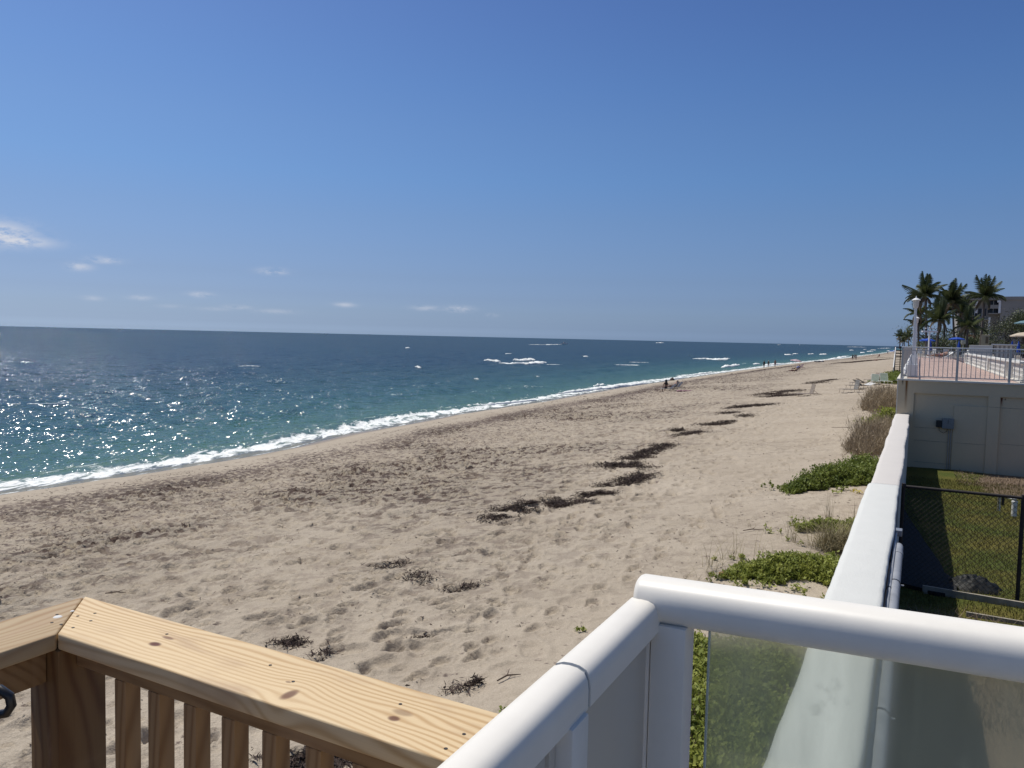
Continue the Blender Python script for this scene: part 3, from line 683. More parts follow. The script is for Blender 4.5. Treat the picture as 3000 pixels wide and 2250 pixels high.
def paver_mat(name, ca, cb, sx, sy):
    m, t, b = principled(name, ca, .8, 0, .2)
    tc = N(t, 'ShaderNodeTexCoord'); bt = N(t, 'ShaderNodeTexBrick', inp={'Vector': tc.outputs['Object'], 'Color1': (*ca, 1), 'Color2': (*cb, 1), 'Mortar': tuple(c*.6 for c in ca)+(1,), 'Scale': 1., 'Mortar Size': .012, 'Brick Width': sx, 'Row Height': sy})
    n = N(t, 'ShaderNodeTexNoise', inp={'Vector': tc.outputs['Object'], 'Scale': .9, 'Detail': 5.})
    c = N(t, 'ShaderNodeMix', data_type='RGBA', blend_type='MULTIPLY', inp={0: .7, 6: bt.outputs[0], 7: N(t, 'ShaderNodeMapRange', inp={0: n.outputs[0], 1: .3, 2: .7, 3: .75, 4: 1.12}).outputs[0]})
    t.links.new(c.outputs[2], b.inputs['Base Color']); return m
pink = paver_mat('pink_pavers', (.42, .305, .26), (.47, .35, .305), .4, .2); plum = paver_mat('plum_pavers', (.13, .105, .105), (.17, .125, .12), .6, .3)
MB().box(V0+.255, 2.93, TS+.345, 96, TZ-.3, TZ-.012).build('terrace_floor', pink, T)
MB().box(3.2, 40, TS+.345, 96, TZ-.3, TZ-.013).build('pool_deck_floor', plum, T)
T['label'] = 'beige raised pool terrace with pink floor at the end of the sea wall'
# utility boxes
ub = M('grey_steel', (.19, .20, .195), .5, .15, 10.); 
va, za = tp(2761, 1225); vb, zb2 = tp(2794, 1257)
t = thing('utility_box', 'grey electrical box on the terrace wall with two pipes below', 'electrical box', (0, 0, 0), RZ)
MB().cbox(va, vb, TS-.09, TS+rc-.001, zb2, za, .01).build('box_body', ub, t); MB().cbox(va+.01, vb-.01, TS-.10, TS-.0905, zb2+.01, za-.01, .002).build('box_door', ub, t)
MB().box((va+vb)/2-.005, (va+vb)/2+.005, TS-.104, TS-.1005, (za+zb2)/2, za-.03).build('latch', black_m, t)
for px in (2778, 2784.5):
    vc_, _ = tp(px, 1300); autosmooth(MB().tube([(vc_, TS+.04, zb2), (vc_, TS+.04, 2.3)], .013, 8).build('conduit', iron, t))
va, za = tp(2743, 1231); vb, zb2 = tp(2760, 1252)
t = thing('meter_box', 'small black box left of the electrical box on the terrace wall', 'electrical box', (0, 0, 0), RZ)
MB().cbox(va, vb-.003, TS-.05, TS+rc-.001, zb2, za, .01).build('box_body', black_m, t)
MB().tube([((va+vb)/2, TS, zb2), ((va+vb)/2+.01, TS, zb2-.12), (vb+.06, TS, zb2-.19), (vb+.14, TS, zb2-.12), (vb+.16, TS, zb2-.02)], .007, 6).build('cable', black_m, t)

# ------------------------------------------------------------------ terrace guard rail
alu = M('pale_aluminium', (.50, .475, .435), .4, .06, 5., metal=.2); white_p = M('white_paint', (.74, .74, .73), .45, .04, 4.)
RS = TS + .06; RH = TZ + 1.09
t = thing('terrace_railing', 'pale metal railing along the near edge of the pink terrace', 'railing', (0, 0, 0), RZ)
pvs = [V0 + .09]
sp_ = None
for px in (2803, 2957):
    p = at_s(px, 1100, RS); pvs.append(toVS(p.x, p.y)[0])
dv = pvs[2]-pvs[1]; pvs.append(pvs[2]+dv)
MB().cbox(pvs[0]-.04, pvs[-1], RS-.028, RS+.028, RH-.03, RH+.005, .006).build('top_rail', white_p, t)
MB().box(pvs[0], pvs[-1], RS-.012, RS+.012, RH-.13, RH-.105).build('upper_rail', alu, t)
MB().box(pvs[0], pvs[-1], RS-.015, RS+.015, TZ+.08, TZ+.11).build('bottom_rail', alu, t)
pm = MB().box(-.035, .035, -.035, .035, -.08, 1.062).mesh('post', alu)
km = MB().box(-.010, .010, -.010, .010, .111, .959).mesh('picket', alu)
km2 = MB().box(-.009, .009, -.009, .009, .986, 1.058).mesh('picket', alu)
def inst(name, me, par, loc):
    o = bpy.data.objects.new(name, me); col.objects.link(o); o.parent = par; o.location = loc; return o
for v in pvs: inst('post', pm, t, (v, RS, TZ))
for a, b_ in zip(pvs, pvs[1:]):
    n = round((b_-a)/.132)
    for k in range(1, n): inst('picket', km, t, (a+(b_-a)*k/n, RS, TZ))
t = thing('terrace_railing', 'pale metal railing along the sea side of the terrace, running away', 'railing', (0, 0, 0), RZ)
MB().box(V0+.06, V0+.10, RS+.03, 80, RH-.028, RH+.003).build('top_rail', white_p, t)
MB().box(V0+.07, V0+.09, RS+.03, 80, TZ+.08, TZ+.11).build('bottom_rail', alu, t)
k = 0; s = RS + .14
while s < 62:
    k += 1
    if k % 14 == 0: inst('post', pm, t, (V0+.08, s, TZ))
    else: inst('picket', km, t, (V0+.08, s, TZ))
    s += .132
t = thing('terrace_railing', 'distant metal railing across the far end of the pink terrace', 'railing', (0, 0, 0), RZ)
MB().box(V0+.1, 9, 79.98, 80.02, RH-.03, RH).build('top_rail', white_p, t); MB().box(V0+.1, 9, 79.98, 80.02, TZ+.08, TZ+.11).build('bottom_rail', alu, t)
for k in range(60): inst('post' if k % 10 == 0 else 'picket', pm if k % 10 == 0 else km, t, (V0+.15+k*.15, 80, TZ))
# second rail line seen behind the first, at the pool side
t = thing('terrace_railing', 'thin metal railing round the pool deck beyond the white block wall', 'railing', (0, 0, 0), RZ)
for z_ in (RH-.02, RH-.30, RH-.6): MB().box(3.4, 30, 61.98, 62.02, z_-.02, z_).build('rail', alu, t)
for k in range(15): inst('post', pm, t, (3.4+k*1.8, 62, TZ))

# ------------------------------------------------------------------ white block wall on the terrace
blk = M('white_block', (.70, .69, .64), .7, .08, 6.)
t = thing('block_wall', 'low white breeze block wall dividing the pink terrace from the pool deck', 'wall', (0, 0, 0), RZ)
MB().box(2.95, 3.19, TS+.5, 64, TZ-.011, TZ+.05).build('base', cream, t)
MB().box(2.935, 3.205, TS+.5, 64, TZ+.62, TZ+.69).build('cap', blk, t)
posts = [33.0, 34.6, 43.4, 57.6, 64.1]
for s in posts: MB().cbox(2.92, 3.22, s-.16, s+.16, TZ-.01, TZ+.73, .01).build('pier', blk, t)
MB().box(3.07, 3.12, TS+.5, 64, TZ+.05, TZ+.62).build('backing', blk, t)
mb = MB(); s = TS + .55
bm1 = MB().add(*(lambda q: (q.v, q.f))(MB().box(-.05, .0, 0, .36, 0, .035).box(-.05, .0, 0, .36, .145, .18).box(-.05, 0, 0, .03, .035, .145).box(-.05, 0, .33, .36, .035, .145).box(-.05, 0, .165, .195, .035, .145))).mesh('breeze_block', blk)
cnt = 0
while s < 63.6:
    if all(abs(s + .18 - q) > .35 for q in posts):
        for r_ in range(3):
            if cnt < 280: inst('breeze_block', bm1, t, (3.068, s, TZ+.055+r_*.187)); cnt += 1
    s += .37

# ------------------------------------------------------------------ lamp posts
def lamp(name, label, loc, h):
    t = thing(name, label, 'lamp post', loc, RZ, 'white lamp posts on the terrace')
    MB().cbox(-.17, .17, -.17, .17, 0, .45, .01).build('plinth', white_p, t); MB().add([(-.15, -.15, .45), (.15, -.15, .45), (.15, .15, .45), (-.15, .15, .45), (-.07, -.07, .8), (.07, -.07, .8), (.07, .07, .8), (-.07, .07, .8)], [(0, 1, 5, 4), (1, 2, 6, 5), (2, 3, 7, 6), (3, 0, 4, 7)]).build('base_taper', white_p, t)
    MB().cbox(-.043, .043, -.043, .043, .79, h-.36, .01).build('pole', white_p, t)
    autosmooth(MB().lathe([(.06, h-.37), (.085, h-.33), (.105, h-.09), (.11, h-.08)], 8).build('lantern', M('lantern_glass', (.6, .6, .58), .25, .05, 4.), t))
    autosmooth(MB().lathe([(.15, h-.085), (.15, h-.07), (.06, h-.01), (.03, h), (.014, h+.05), (.012, h+.08)], 12).build('lamp_cap', white_p, t), 25)
    return t
b1 = at(2672, 1104, TZ)
lamp('lamp_post', 'tallest white lamp post, nearest, at the corner of the terrace railing', b1, 2.85)
p = at_Y(2682.5, 1000, 45); lamp('lamp_post', 'second white lamp post just right of the tallest one', Vector((p.x, p.y, TZ)), 2.83)
p = at_Y(2679.5, 1000, 68); lamp('lamp_post', 'small distant white lamp post between the two nearer ones', Vector((p.x, p.y, TZ)), 2.83)
p = at_Y(2722, 1000, 76)
t = thing('double_lamp_post', 'white lamp post with two wide flat heads before the palms', 'lamp post', Vector((p.x, p.y, TZ)), 0)
MB().cbox(-.06, .06, -.06, .06, 0, 2.55, .01).build('pole', white_p, t); MB().box(-.75, .75, -.12, .12, 2.55, 2.68).build('lamp_head', white_p, t); MB().box(-.45, .45, -.12, .12, 2.9, 2.96).build('lamp_head', white_p, t); MB().box(-.03, .03, -.03, .03, 2.68, 3.05).build('finial', white_p, t)
# folded white board leaning at the lamp base
p = at(2660, 1100, TZ); v_, s_ = toVS(p.x, p.y)
t = thing('folded_parasol', 'narrow folded white parasol leaning at the foot of the tallest lamp post', 'parasol', Vector((p.x, p.y, TZ)), RZ)
autosmooth(MB().tube([(-.15, -.25, .03), (0, .05, .5), (.12, .3, .88)], [.10, .065, .02], 8).build('canopy', white_p, t)); MB().tube([(.12, .3, .86), (.16, .39, 1.02)], .012, 6).build('pole', alu, t)

# ------------------------------------------------------------------ loungers
def lounger(name, label, loc, rz, frame, cloth, back=55, group=None, arms=False, W_=.62, L_=1.9, cloth2=None, tilt=(0, 0)):
    t = thing(name, label, 'sun lounger', loc, rz, group); t.rotation_euler = (R(tilt[0]), R(tilt[1]), rz)
    h = .34; j = .62*L_
    for sy in (-1, 1):
        y_ = sy*W_/2
        MB().tube([(0, y_, h-.05), (.05, y_, h), (j, y_, h), (L_-.05, y_, h)], .016, 6).build('side_rail', frame, t)
    for (x_, sy) in ((.12, -1), (.12, 1), (j+.1, -1), (j+.1, 1)):
        MB().tube([(x_, sy*W_/2, h), (x_-.07, sy*W_/2, 0)], .015, 6).build('leg', frame, t)
    MB().tube([(.05, -W_/2, h), (.05, W_/2, h)], .014, 6).build('cross_bar', frame, t); MB().tube([(L_-.05, -W_/2, h), (L_-.05, W_/2, h)], .014, 6).build('cross_bar', frame, t)
    mb = MB(); n = 9
    for k in range(n):
        x0 = .06 + (j-.08)*k/n; mb.box(x0, x0+(j-.08)/n*.86, -W_/2+.015, W_/2-.015, h-.004, h+.008)
    mb.build('seat', cloth, t)
    bl = L_-j; c_, s_ = math.cos(R(back)), math.sin(R(back)); mb = MB(); n = 6
    for k in range(n):
        a0 = bl*k/n; a1 = a0 + bl/n*.86
        P = [(j+a0*c_, -W_/2+.01, h+a0*s_), (j+a1*c_, -W_/2+.01, h+a1*s_), (j+a1*c_, W_/2-.01, h+a1*s_), (j+a0*c_, W_/2-.01, h+a0*s_)]
        q = Vector((-s_, 0, c_))*.012
        mb.add(P + [tuple(Vector(a)+q) for a in P], [(3, 2, 1, 0), (4, 5, 6, 7), (0, 1, 5, 4), (1, 2, 6, 5), (2, 3, 7, 6), (3, 0, 4, 7)])
    mb.build('backrest', cloth2 or cloth, t)
    mb = MB()
    for sy in (-1, 1): mb.tube([(j, sy*W_/2, h), (j+bl*c_, sy*W_/2, h+bl*s_)], .015, 6)
    mb.tube([(j+bl*c_, -W_/2, h+bl*s_), (j+bl*c_, W_/2, h+bl*s_)], .015, 6)
    mb.tube([(j+bl*.5*c_, 0, h+bl*.5*s_), (j+bl*.75, 0, h)], .01, 5)
    mb.build('back_frame', frame, t)
    return t
tan_f = M('tan_frame', (.25, .20, .15), .5, .15, 6.); mint = M('mint_strap', (.40, .47, .38), .6, .1, 5.); whitef = M('white_frame', (.68, .67, .63), .45, .06, 5.)
greyst = M('grey_strap', (.20, .19, .17), .6, .15, 5.); navy = M('navy_strap', (.012, .018, .04), .6, .2, 5.); navy2 = M('navy_white_cloth', (.05, .07, .12), .6, .3, 20., c2=(.5, .52, .55)); purple = M('mauve_strap', (.13, .075, .085), .6, .2, 5.)
G1 = 'loungers heaped at the foot of the dune'
lg = [  # px, py, azimuth of long axis, back angle, frame, cloth, label
    (2462, 1154, 4, 78, tan_f, greyst, 'nearest tan lounger frame with upright back, beside the brown bush', 0),
    (2482, 1141, 8, 140, tan_f, greyst, 'tan lounger behind the nearest one, its back leaning towards the sea', 0),
    (2490, 1132, -6, 150, tan_f, greyst, 'tan lounger with low folded back, third from the brown bush', 0),
    (2536, 1124, 20, 62, tan_f, tan_f, 'dark backed lounger with highest raised back near the wooden stair', 0),
    (2552, 1110, -5, 8, whitef, whitef, 'white flat lounger farthest from the brown bush', 0),
    (2566, 1130, 70, 70, whitef, mint, 'narrow mint strapped lounger left of the wide mint one', 0),
    (2602, 1134, 80, 68, whitef, mint, 'wide mint strapped lounger with upright back facing the camera', 0),
    (2620, 1124, 30, 40, whitef, mint, 'mint lounger half hidden against the terrace wall', 0),
    (2512, 1138, 30, 20, whitef, whitef, 'white lounger frame slanting in the middle of the heap', 0)]
for i, (px, py, a, bk, fr_, cl, lb, _) in enumerate(lg):
    p = bpos(px, py); lounger('sun_lounger', lb, p + Vector((0, 0, .02)), R(a), fr_, cl, bk, G1, tilt=((0, 0) if i < 5 else (rnd.uniform(-6, 6), rnd.uniform(-5, 5))))
p = bpos(2330, 1163); lounger('sun_lounger', 'lone broken tan lounger with upright back amid the open sand', p+Vector((0, 0, -.12)), R(2), tan_f, tan_f, 75, tilt=(0, 0))

# ------------------------------------------------------------------ people
skin_m = M('tanned_skin', (.30, .17, .12), .6, .08, 6.); hair_m = M('dark_hair', (.012, .009, .008), .6, .2, 20.)
E = [('pelvis', 'waist'), ('waist', 'chest'), ('chest', 'neck'), ('neck', 'head'), ('head', 'top'), ('chest', 'sl'), ('chest', 'sr'), ('sl', 'el'), ('sr', 'er'), ('el', 'hl'), ('er', 'hr'), ('hl', 'fl'), ('hr', 'fr'),
     ('pelvis', 'pl'), ('pelvis', 'pr'), ('pl', 'kl'), ('pr', 'kr'), ('kl', 'al'), ('kr', 'ar'), ('al', 'tl'), ('ar', 'tr')]
RD = dict(pelvis=.145, waist=.125, chest=.15, neck=.055, head=.088, top=.07, sl=.062, sr=.062, el=.043, er=.043, hl=.032, hr=.032, fl=.02, fr=.02, pl=.1, pr=.1, kl=.062, kr=.062, al=.042, ar=.042, tl=.035, tr=.035)
def stand(st=.18):
    return dict(pelvis=(0, 0, .93), waist=(0, 0, 1.1), chest=(0, 0, 1.30), neck=(0, .01, 1.47), head=(0, .02, 1.60), top=(0, .02, 1.68), sl=(-.17, 0, 1.39), sr=(.17, 0, 1.39), el=(-.24, -.03, 1.12), er=(.24, .05, 1.12), hl=(-.25, .06, .88), hr=(.25, .12, .90), fl=(-.25, .09, .78), fr=(.25, .16, .80),
                pl=(-.09, 0, .86), pr=(.09, 0, .86), kl=(-.10, st*.6, .48), kr=(.10, -st*.4, .47), al=(-.10, st, .07), ar=(.10, -st, .08), tl=(-.11, st+.16, .03), tr=(.11, -st+.16, .03))
def sit():
    return dict(pelvis=(0, 0, .12), waist=(0, -.02, .30), chest=(0, -.02, .50), neck=(0, .02, .67), head=(0, .04, .80), top=(0, .04, .88), sl=(-.17, 0, .59), sr=(.17, 0, .59), el=(-.24, .06, .36), er=(.24, .06, .36), hl=(-.18, .25, .20), hr=(.18, .25, .20), fl=(-.15, .33, .18), fr=(.15, .33, .18),
                pl=(-.1, .05, .10), pr=(.1, .05, .10), kl=(-.14, .45, .14), kr=(.14, .45, .14), al=(-.13, .52, -.26), ar=(.13, .50, -.26), tl=(-.13, .66, -.30), tr=(.13, .64, -.30))
def recline(b=40):
    c_, s_ = math.cos(R(b)), math.sin(R(b))
    def k(d, x=0, up=0): return (x, -d*c_ - up*s_*0, .12 + d*s_ + up)
    return dict(pelvis=(0, 0, .12), waist=k(.18), chest=k(.38), neck=k(.55), head=k(.68, 0, .03), top=k(.76, 0, .03), sl=k(.47, -.17), sr=k(.47, .17), el=k(.25, -.25), er=k(.25, .25), hl=(-.2, .05, .18), hr=(.2, .05, .18), fl=(-.18, .13, .17), fr=(.18, .13, .17),
                pl=(-.09, .06, .11), pr=(.09, .06, .11), kl=(-.11, .45, .24), kr=(.1, .47, .13), al=(-.1, .85, .08), ar=(.1, .88, .08), tl=(-.12, .90, .20), tr=(.12, .93, .20))
def person(label, loc, rz, pose, wear, wear_m, hair='short', group=None, sc_=1.0, skin=None):
    t = thing('person', label, 'person', loc, rz, group); t.scale = (sc_,)*3
    J = pose; names = list(J); me = bpy.data.meshes.new('body'); me.from_pydata([J[n] for n in names], [(names.index(a), names.index(b)) for a, b in E], [])
    o = bpy.data.objects.new('body', me); col.objects.link(o); o.parent = t; me.materials.append(skin or skin_m)
    o.modifiers.new('skin', 'SKIN'); sub = o.modifiers.new('sub', 'SUBSURF'); sub.levels = 1; sub.render_levels = 1
    for n, sv in zip(names, me.skin_vertices[0].data):
        sv.radius = (RD[n]*(1.15 if n == 'chest' else 1), RD[n]*.85 if n in ('chest', 'waist', 'pelvis') else RD[n]); sv.use_root = (n == 'pelvis')
    Jv = {n: Vector(J[n]) for n in J}
    mb = MB()
    if 'shorts' in wear:
        for a, b in (('pl', 'kl'), ('pr', 'kr')): mb.tube([Jv['pelvis'].lerp(Jv[a], .5), Jv[a], Jv[a].lerp(Jv[b], .55)], [.12, .115, .095], 10)
        mb.tube([Jv['pelvis'].lerp(Jv['waist'], .5), Jv['pelvis'], Jv['pelvis'].lerp((Jv['pl']+Jv['pr'])/2, 1.)], [.15, .165, .13], 12)
    if 'shirt' in wear:
        mb.tube([Jv['pelvis'], Jv['waist'], Jv['chest'], Jv['chest'].lerp(Jv['neck'], .6)], [.17, .16, .185, .09], 12)
        for a, b in (('sl', 'el'), ('sr', 'er')): mb.tube([Jv['chest'].lerp(Jv[a], .6), Jv[a], Jv[a].lerp(Jv[b], .6)], [.08, .08, .06], 8)
    if 'swim' in wear:
        mb.tube([Jv['pelvis'].lerp(Jv['waist'], .35), Jv['pelvis'], (Jv['pl']+Jv['pr'])/2], [.14, .16, .13], 12)
        mb.tube([Jv['waist'].lerp(Jv['chest'], .7), Jv['chest'].lerp(Jv['neck'], .2)], [.165, .17], 12)
    autosmooth(mb.build('clothing', wear_m, t), 60)
    h = Jv['head'].lerp(Jv['top'], .5); up = (Jv['top']-Jv['neck']).normalized(); f = Vector((0, 1, 0)); f = (f - up*f.dot(up)).normalized()
    mb = MB()
    if hair == 'hat': mb.tube([h+up*.0, h+up*.01, h+up*.04, h+up*.10], [.19, .19, .10, .085], 14)
    elif hair == 'long': mb.tube([h+up*.09, h+up*.05-f*.02, h-f*.04, h-up*.16-f*.06, h-up*.40-f*.10, h-up*.50-f*.11], [.03, .10, .115, .12, .12, .03], 12)
    else: mb.tube([h+up*.085, h+up*.05-f*.01, h-f*.03-up*.03], [.03, .088, .085], 12)
    autosmooth(mb.build('hat' if hair == 'hat' else 'hair', M('straw_hat', (.4, .33, .2), .8) if hair == 'hat' else hair_m, t), 60)
    f2 = Jv['head'] + f*.085
    mb = MB().tube([f2+up*.02, f2-up*.02+f*.03], [.008, .016], 6); mb.build('nose', skin or skin_m, t)
    return t
blackc = M('black_swimwear', (.015, .015, .02), .7); bluec = M('blue_cloth', (.02, .05, .25), .7); redc = M('red_cloth', (.20, .05, .05), .7); greyc = M('grey_shirt', (.22, .2, .2), .8); whitec = M('white_shirt', (.7, .7, .68), .8)
dark_skin = M('brown_skin', (.14, .075, .05), .6, .08, 6.)
def walker(px, py, lb, wear, wm, hair='short', rz=0, sc_=1., skin=None, grp=None): person(lb, bpos(px, py), rz, stand(), wear, wm, hair, grp, sc_, skin)
walker(2238, 1077.5, 'leftmost of three walkers at the surf, all in black', ['shorts', 'shirt'], blackc, 'short', R(150), 1.0, dark_skin)
walker(2251, 1076, 'middle of three walkers at the surf, in a dark wide hat', ['swim'], blackc, 'hat', R(155), .95, dark_skin)
walker(2270.5, 1074.5, 'rightmost of three walkers at the surf, bare chested in dark shorts', ['shorts'], redc, 'short', R(-20), 1.0)
walker(2463.5, 1049.5, 'lone person standing in the white surf farther along the beach', ['swim'], blackc, 'short', R(90), 1.0, dark_skin)
walker(2436, 1051.5, 'person wading in the sea beyond the surf line', ['shorts'], blackc, 'short', R(60), 1., dark_skin)
walker(2497.5, 1055, 'left person of the far pair strolling on the sand', ['shorts', 'shirt'], blackc, 'short', R(170), 1.05, dark_skin)
walker(2507.5, 1054, 'right person of the far pair strolling, in grey shorts', ['shorts'], greyc, 'short', R(170), 1.05, dark_skin)
walker(2503.5, 1052, 'slim person half hidden between the far strolling pair', ['shorts', 'shirt'], greyc, 'short', R(0), 1.0, dark_skin)
p = bpos(2576, 1046); person('person sitting alone on the far sand near the wooden stair', p+Vector((0, 0, .25)), R(100), sit(), ['shorts', 'shirt'], redc, 'short', None, 1.2, dark_skin)
p = bpos(2568, 1056.5); person('person lying on the seaweed line of the far beach', p+Vector((0, 0, .02)), R(75), recline(12), ['shorts'], redc, 'short', None, 1.1)
# group of navy loungers with the long haired woman
g0 = bpos(1936, 1146); G2 = 'navy loungers by the long haired woman'
def bp2(px, py, dz=0): p = bpos(px, py); p.z += dz; return p
LN = []
def on(l, x, up=.34, side=0.):
    c_, s_ = math.cos(l.rotation_euler.z), math.sin(l.rotation_euler.z); return l.location + Vector((c_*x - s_*side, s_*x + c_*side, up))
l1 = lounger('sun_lounger', 'navy lounger with white towel that the long haired woman sits on', bp2(1934, 1147), R(10), tan_f, navy2, 42, G2, cloth2=navy)
l2 = lounger('sun_lounger', 'middle navy lounger in the row behind the long haired woman', bp2(1947, 1144), R(10), tan_f, navy2, 55, G2, cloth2=navy)
lounger('sun_lounger', 'empty navy lounger farthest from the camera, beyond the woman', bp2(1957, 1141), R(10), tan_f, navy, 50, G2)
p = on(l1, .62, .36); person('woman with long dark hair sitting upright with her back to the camera', p, R(12), sit(), ['swim'], blackc, 'long')
p = on(l2, 1.0, .30); person('person reclining on the middle navy lounger beside the seated woman', p, R(100), recline(52), ['shorts'], navy, 'short')
towel = M('mauve_towel', (.25, .13, .16), .9, .3, 6.)
p = bpos(1985, 1147.5); mb = MB()
for k in range(9): mb.tube([(k*.16, -.3, .05), (k*.16+.05, 0, .05+.05*(k % 3)), (k*.16, .3, .05)], .07, 6)
o = mb.build('beach_towel', towel, None, True, p, 0); tag(o, 'mauve towel bunched in the shade under the navy loungers', 'towel')
# group under the pink parasol
G3 = 'mauve loungers under the pink parasol'
l3 = lounger('sun_lounger', 'nearest mauve lounger under the pink parasol', bp2(2310, 1092), R(12), purple, purple, 35, G3)
l4 = lounger('sun_lounger', 'second mauve lounger under the pink parasol, with the person in blue', bp2(2320, 1086), R(12), purple, purple, 45, G3)
lounger('sun_lounger', 'farthest mauve lounger under the pink parasol', bp2(2330, 1082), R(12), purple, purple, 55, G3)
p = on(l3, 1.0, .30); person('sunbather with yellow towel lying on the nearest mauve lounger', p, R(102), recline(33), ['swim'], M('yellow_towel', (.6, .55, .25), .8), 'short')
p = on(l4, 1.0, .30); person('person in blue shorts and grey shirt under the pink parasol', p, R(102), recline(48), ['shorts', 'shirt'], bluec, 'short', None, 1.05)
def parasol(label, loc, rad, h, cm_, cat='parasol', n=8, tilt=0, drop=.35):
    t = thing('parasol', label, cat, loc, .3); t.rotation_euler = (R(tilt), R(tilt*.5), .3)
    autosmooth(MB().tube([(0, 0, 0), (0, 0, h)], .02, 8).build('pole', whitef, t))
    vs = [(0, 0, h+.02)]; fs = []
    for j, (q, zq) in enumerate(((.5, -.10), (1., -drop))):
        for k in range(2*n):
            a = math.pi*k/n; rr_ = rad*q*(1 if k % 2 == 0 else .95); vs.append((rr_*math.cos(a), rr_*math.sin(a), h+zq*rad/1.0*.7 + (0 if k % 2 == 0 else -.02)))
    m_ = 2*n
    for k in range(m_): fs.append((0, 1+k, 1+(k+1) % m_)); fs.append((1+k, 1+m_+k, 1+m_+(k+1) % m_, 1+(k+1) % m_))
    for k in range(m_): vs.append((vs[1+m_+k][0], vs[1+m_+k][1], vs[1+m_+k][2]-.1)); 
    for k in range(m_): fs.append((1+m_+k, 1+2*m_+k, 1+2*m_+(k+1) % m_, 1+m_+(k+1) % m_))
    MB().add(vs, fs).build('canopy', cm_, t)
    mb = MB()
    for k in range(n): a = 2*math.pi*k/n; mb.tube([(0, 0, h-.1), (rad*.97*math.cos(a), rad*.97*math.sin(a), h-drop*rad*.7)], .008, 4)
    mb.build('rib', whitef, t); autosmooth(MB().lathe([(.03, h), (.02, h+.08), (.005, h+.1)], 8).build('finial', whitef, t))
    return t
pinkc = M('pink_white_canopy', (.42, .20, .24), .7, .2, 3., c2=(.72, .62, .66), transl=.25); bluecan = M('blue_canvas', (.01, .07, .42), .7, .1, 3., transl=.2); creamcan = M('cream_canvas', (.62, .53, .40), .7, .06, 3., transl=.25); tealcan = M('teal_canvas', (.14, .25, .30), .7, .1, 3., transl=.2)
parasol('pink and white striped parasol standing over the mauve loungers', bp2(2328, 1083, -.1), 1.05, 2.05, pinkc, tilt=6)
# kayak drawn up at the edge
p = bpos(2400, 1061)
t = thing('kayak', 'dark blue kayak with white gear lying at the water edge', 'kayak', p, R(20))
L = 1.9; vs = []; fs = []
for i in range(11):
    u = i/10*2-1; w_ = .38*(1-u*u)**.6+.005; zt = .28 + .10*u*u
    for k in range(8): a = 2*math.pi*k/8; vs.append((u*L, w_*math.cos(a), zt-.14 + .15*math.sin(a)))
for i in range(10):
    for k in range(8): fs.append((i*8+k, i*8+(k+1) % 8, (i+1)*8+(k+1) % 8, (i+1)*8+k))
fs.append(tuple(range(8))); fs.append(tuple(range(80, 88)))
autosmooth(MB().add(vs, fs).build('hull', navy, t)); autosmooth(MB().lathe([(.2, .28), (.28, .36), (.22, .55), (.05, .62)], 10, (1.2, 0, 0)).build('gear_bag', whitec, t)); MB().cbox(-.2, .3, -.15, .15, .28, .40, .02).build('seat', navy, t)
# dark mound on the sand beside the woman
def mound(label, loc, rx, ry, h, m_, seed, name='seaweed_clump', cat='seaweed'):
    n = 14; vs = []; fs = []; r_ = random.Random(seed)
    for i in range(6):
        q = i/5.; z_ = h*math.cos(q*math.pi/2)**.8 if i < 5 else -.03
        for k in range(n): a = 2*math.pi*k/n; e = q*(1+r_.uniform(-.13, .13)); vs.append((rx*e*math.cos(a), ry*e*math.sin(a), z_*(1+r_.uniform(-.15, .15))))
    for i in range(5):
        for k in range(n): fs.append((i*n+k, (i+1)*n+k, (i+1)*n+(k+1) % n, i*n+(k+1) % n))
    return tag(MB().add(vs, fs).build(name, m_, None, True, loc, 0), label, cat)
weed = M('dry_seaweed', (.040, .026, .021), .9, .5, 12., .8, 30., dist=.04, c2=(.105, .068, .052))
mound('round dark heap of seaweed on the sand beyond the seated woman', bpos(1969, 1115), .42, .35, .42, weed, 3)

# ------------------------------------------------------------------ seaweed
def weed_patch(label, pts, dens, seed, wide, ht=.07, size=.035):
    r_ = np.random.default_rng(seed); P = []
    w3 = [bpos(px, py, False) for px, py in pts]; co = []
    L = sum((b-a).length for a, b in zip(w3, w3[1:])); 
    n = int(dens * (L + .5) * wide)
    segs = list(zip(w3, w3[1:])); ls = np.array([(b-a).length for a, b in segs]); pk = r_.choice(len(segs), n, p=ls/ls.sum()); tt = r_.random(n)
    A = np.array([list(segs[i][0].xy) for i in range(len(segs))]); B = np.array([list(segs[i][1].xy) for i in range(len(segs))])
    q = A[pk] + (B-A)[pk]*tt[:, None]; off = r_.normal(0, wide*.55, (n, 2)); q = q + off
    # ragged: keep where noise is high
    nz = fbm(q[:, 0]*1.6+seed, q[:, 1]*1.6, 4, seed); k = nz > (.20 if wide < .55 else .30) + .17*np.hypot(*(off/wide).T); q = q[k]; nz = nz[k]; n = len(q)
    v = q[:, 0]*CV[0] + q[:, 1]*CV[1]; s = q[:, 0]*CU[0] + q[:, 1]*CU[1]
    z = ground(v, s) + r_.random(n)**1.5*ht*np.clip((nz-.30)*6, .15, 1)
    c = np.stack([q[:, 0], q[:, 1], z], 1); a = r_.normal(size=(n, 3))*size*1.5; b = r_.normal(size=(n, 3))*size*.45; a[:, 2] *= .6; b[:, 2] *= .6
    d = a*.6 + b*1.1
    co = np.stack([c-a, c+b*.55, c+a, c-b*.55], 1).reshape(-1, 3)
    me = fast_mesh('seaweed_clump', co, np.arange(n*4).reshape(n, 4), weed, False)
    o = bpy.data.objects.new('seaweed_clump', me); col.objects.link(o); return tag(o, label, 'seaweed', 'seaweed clumps on the sand')
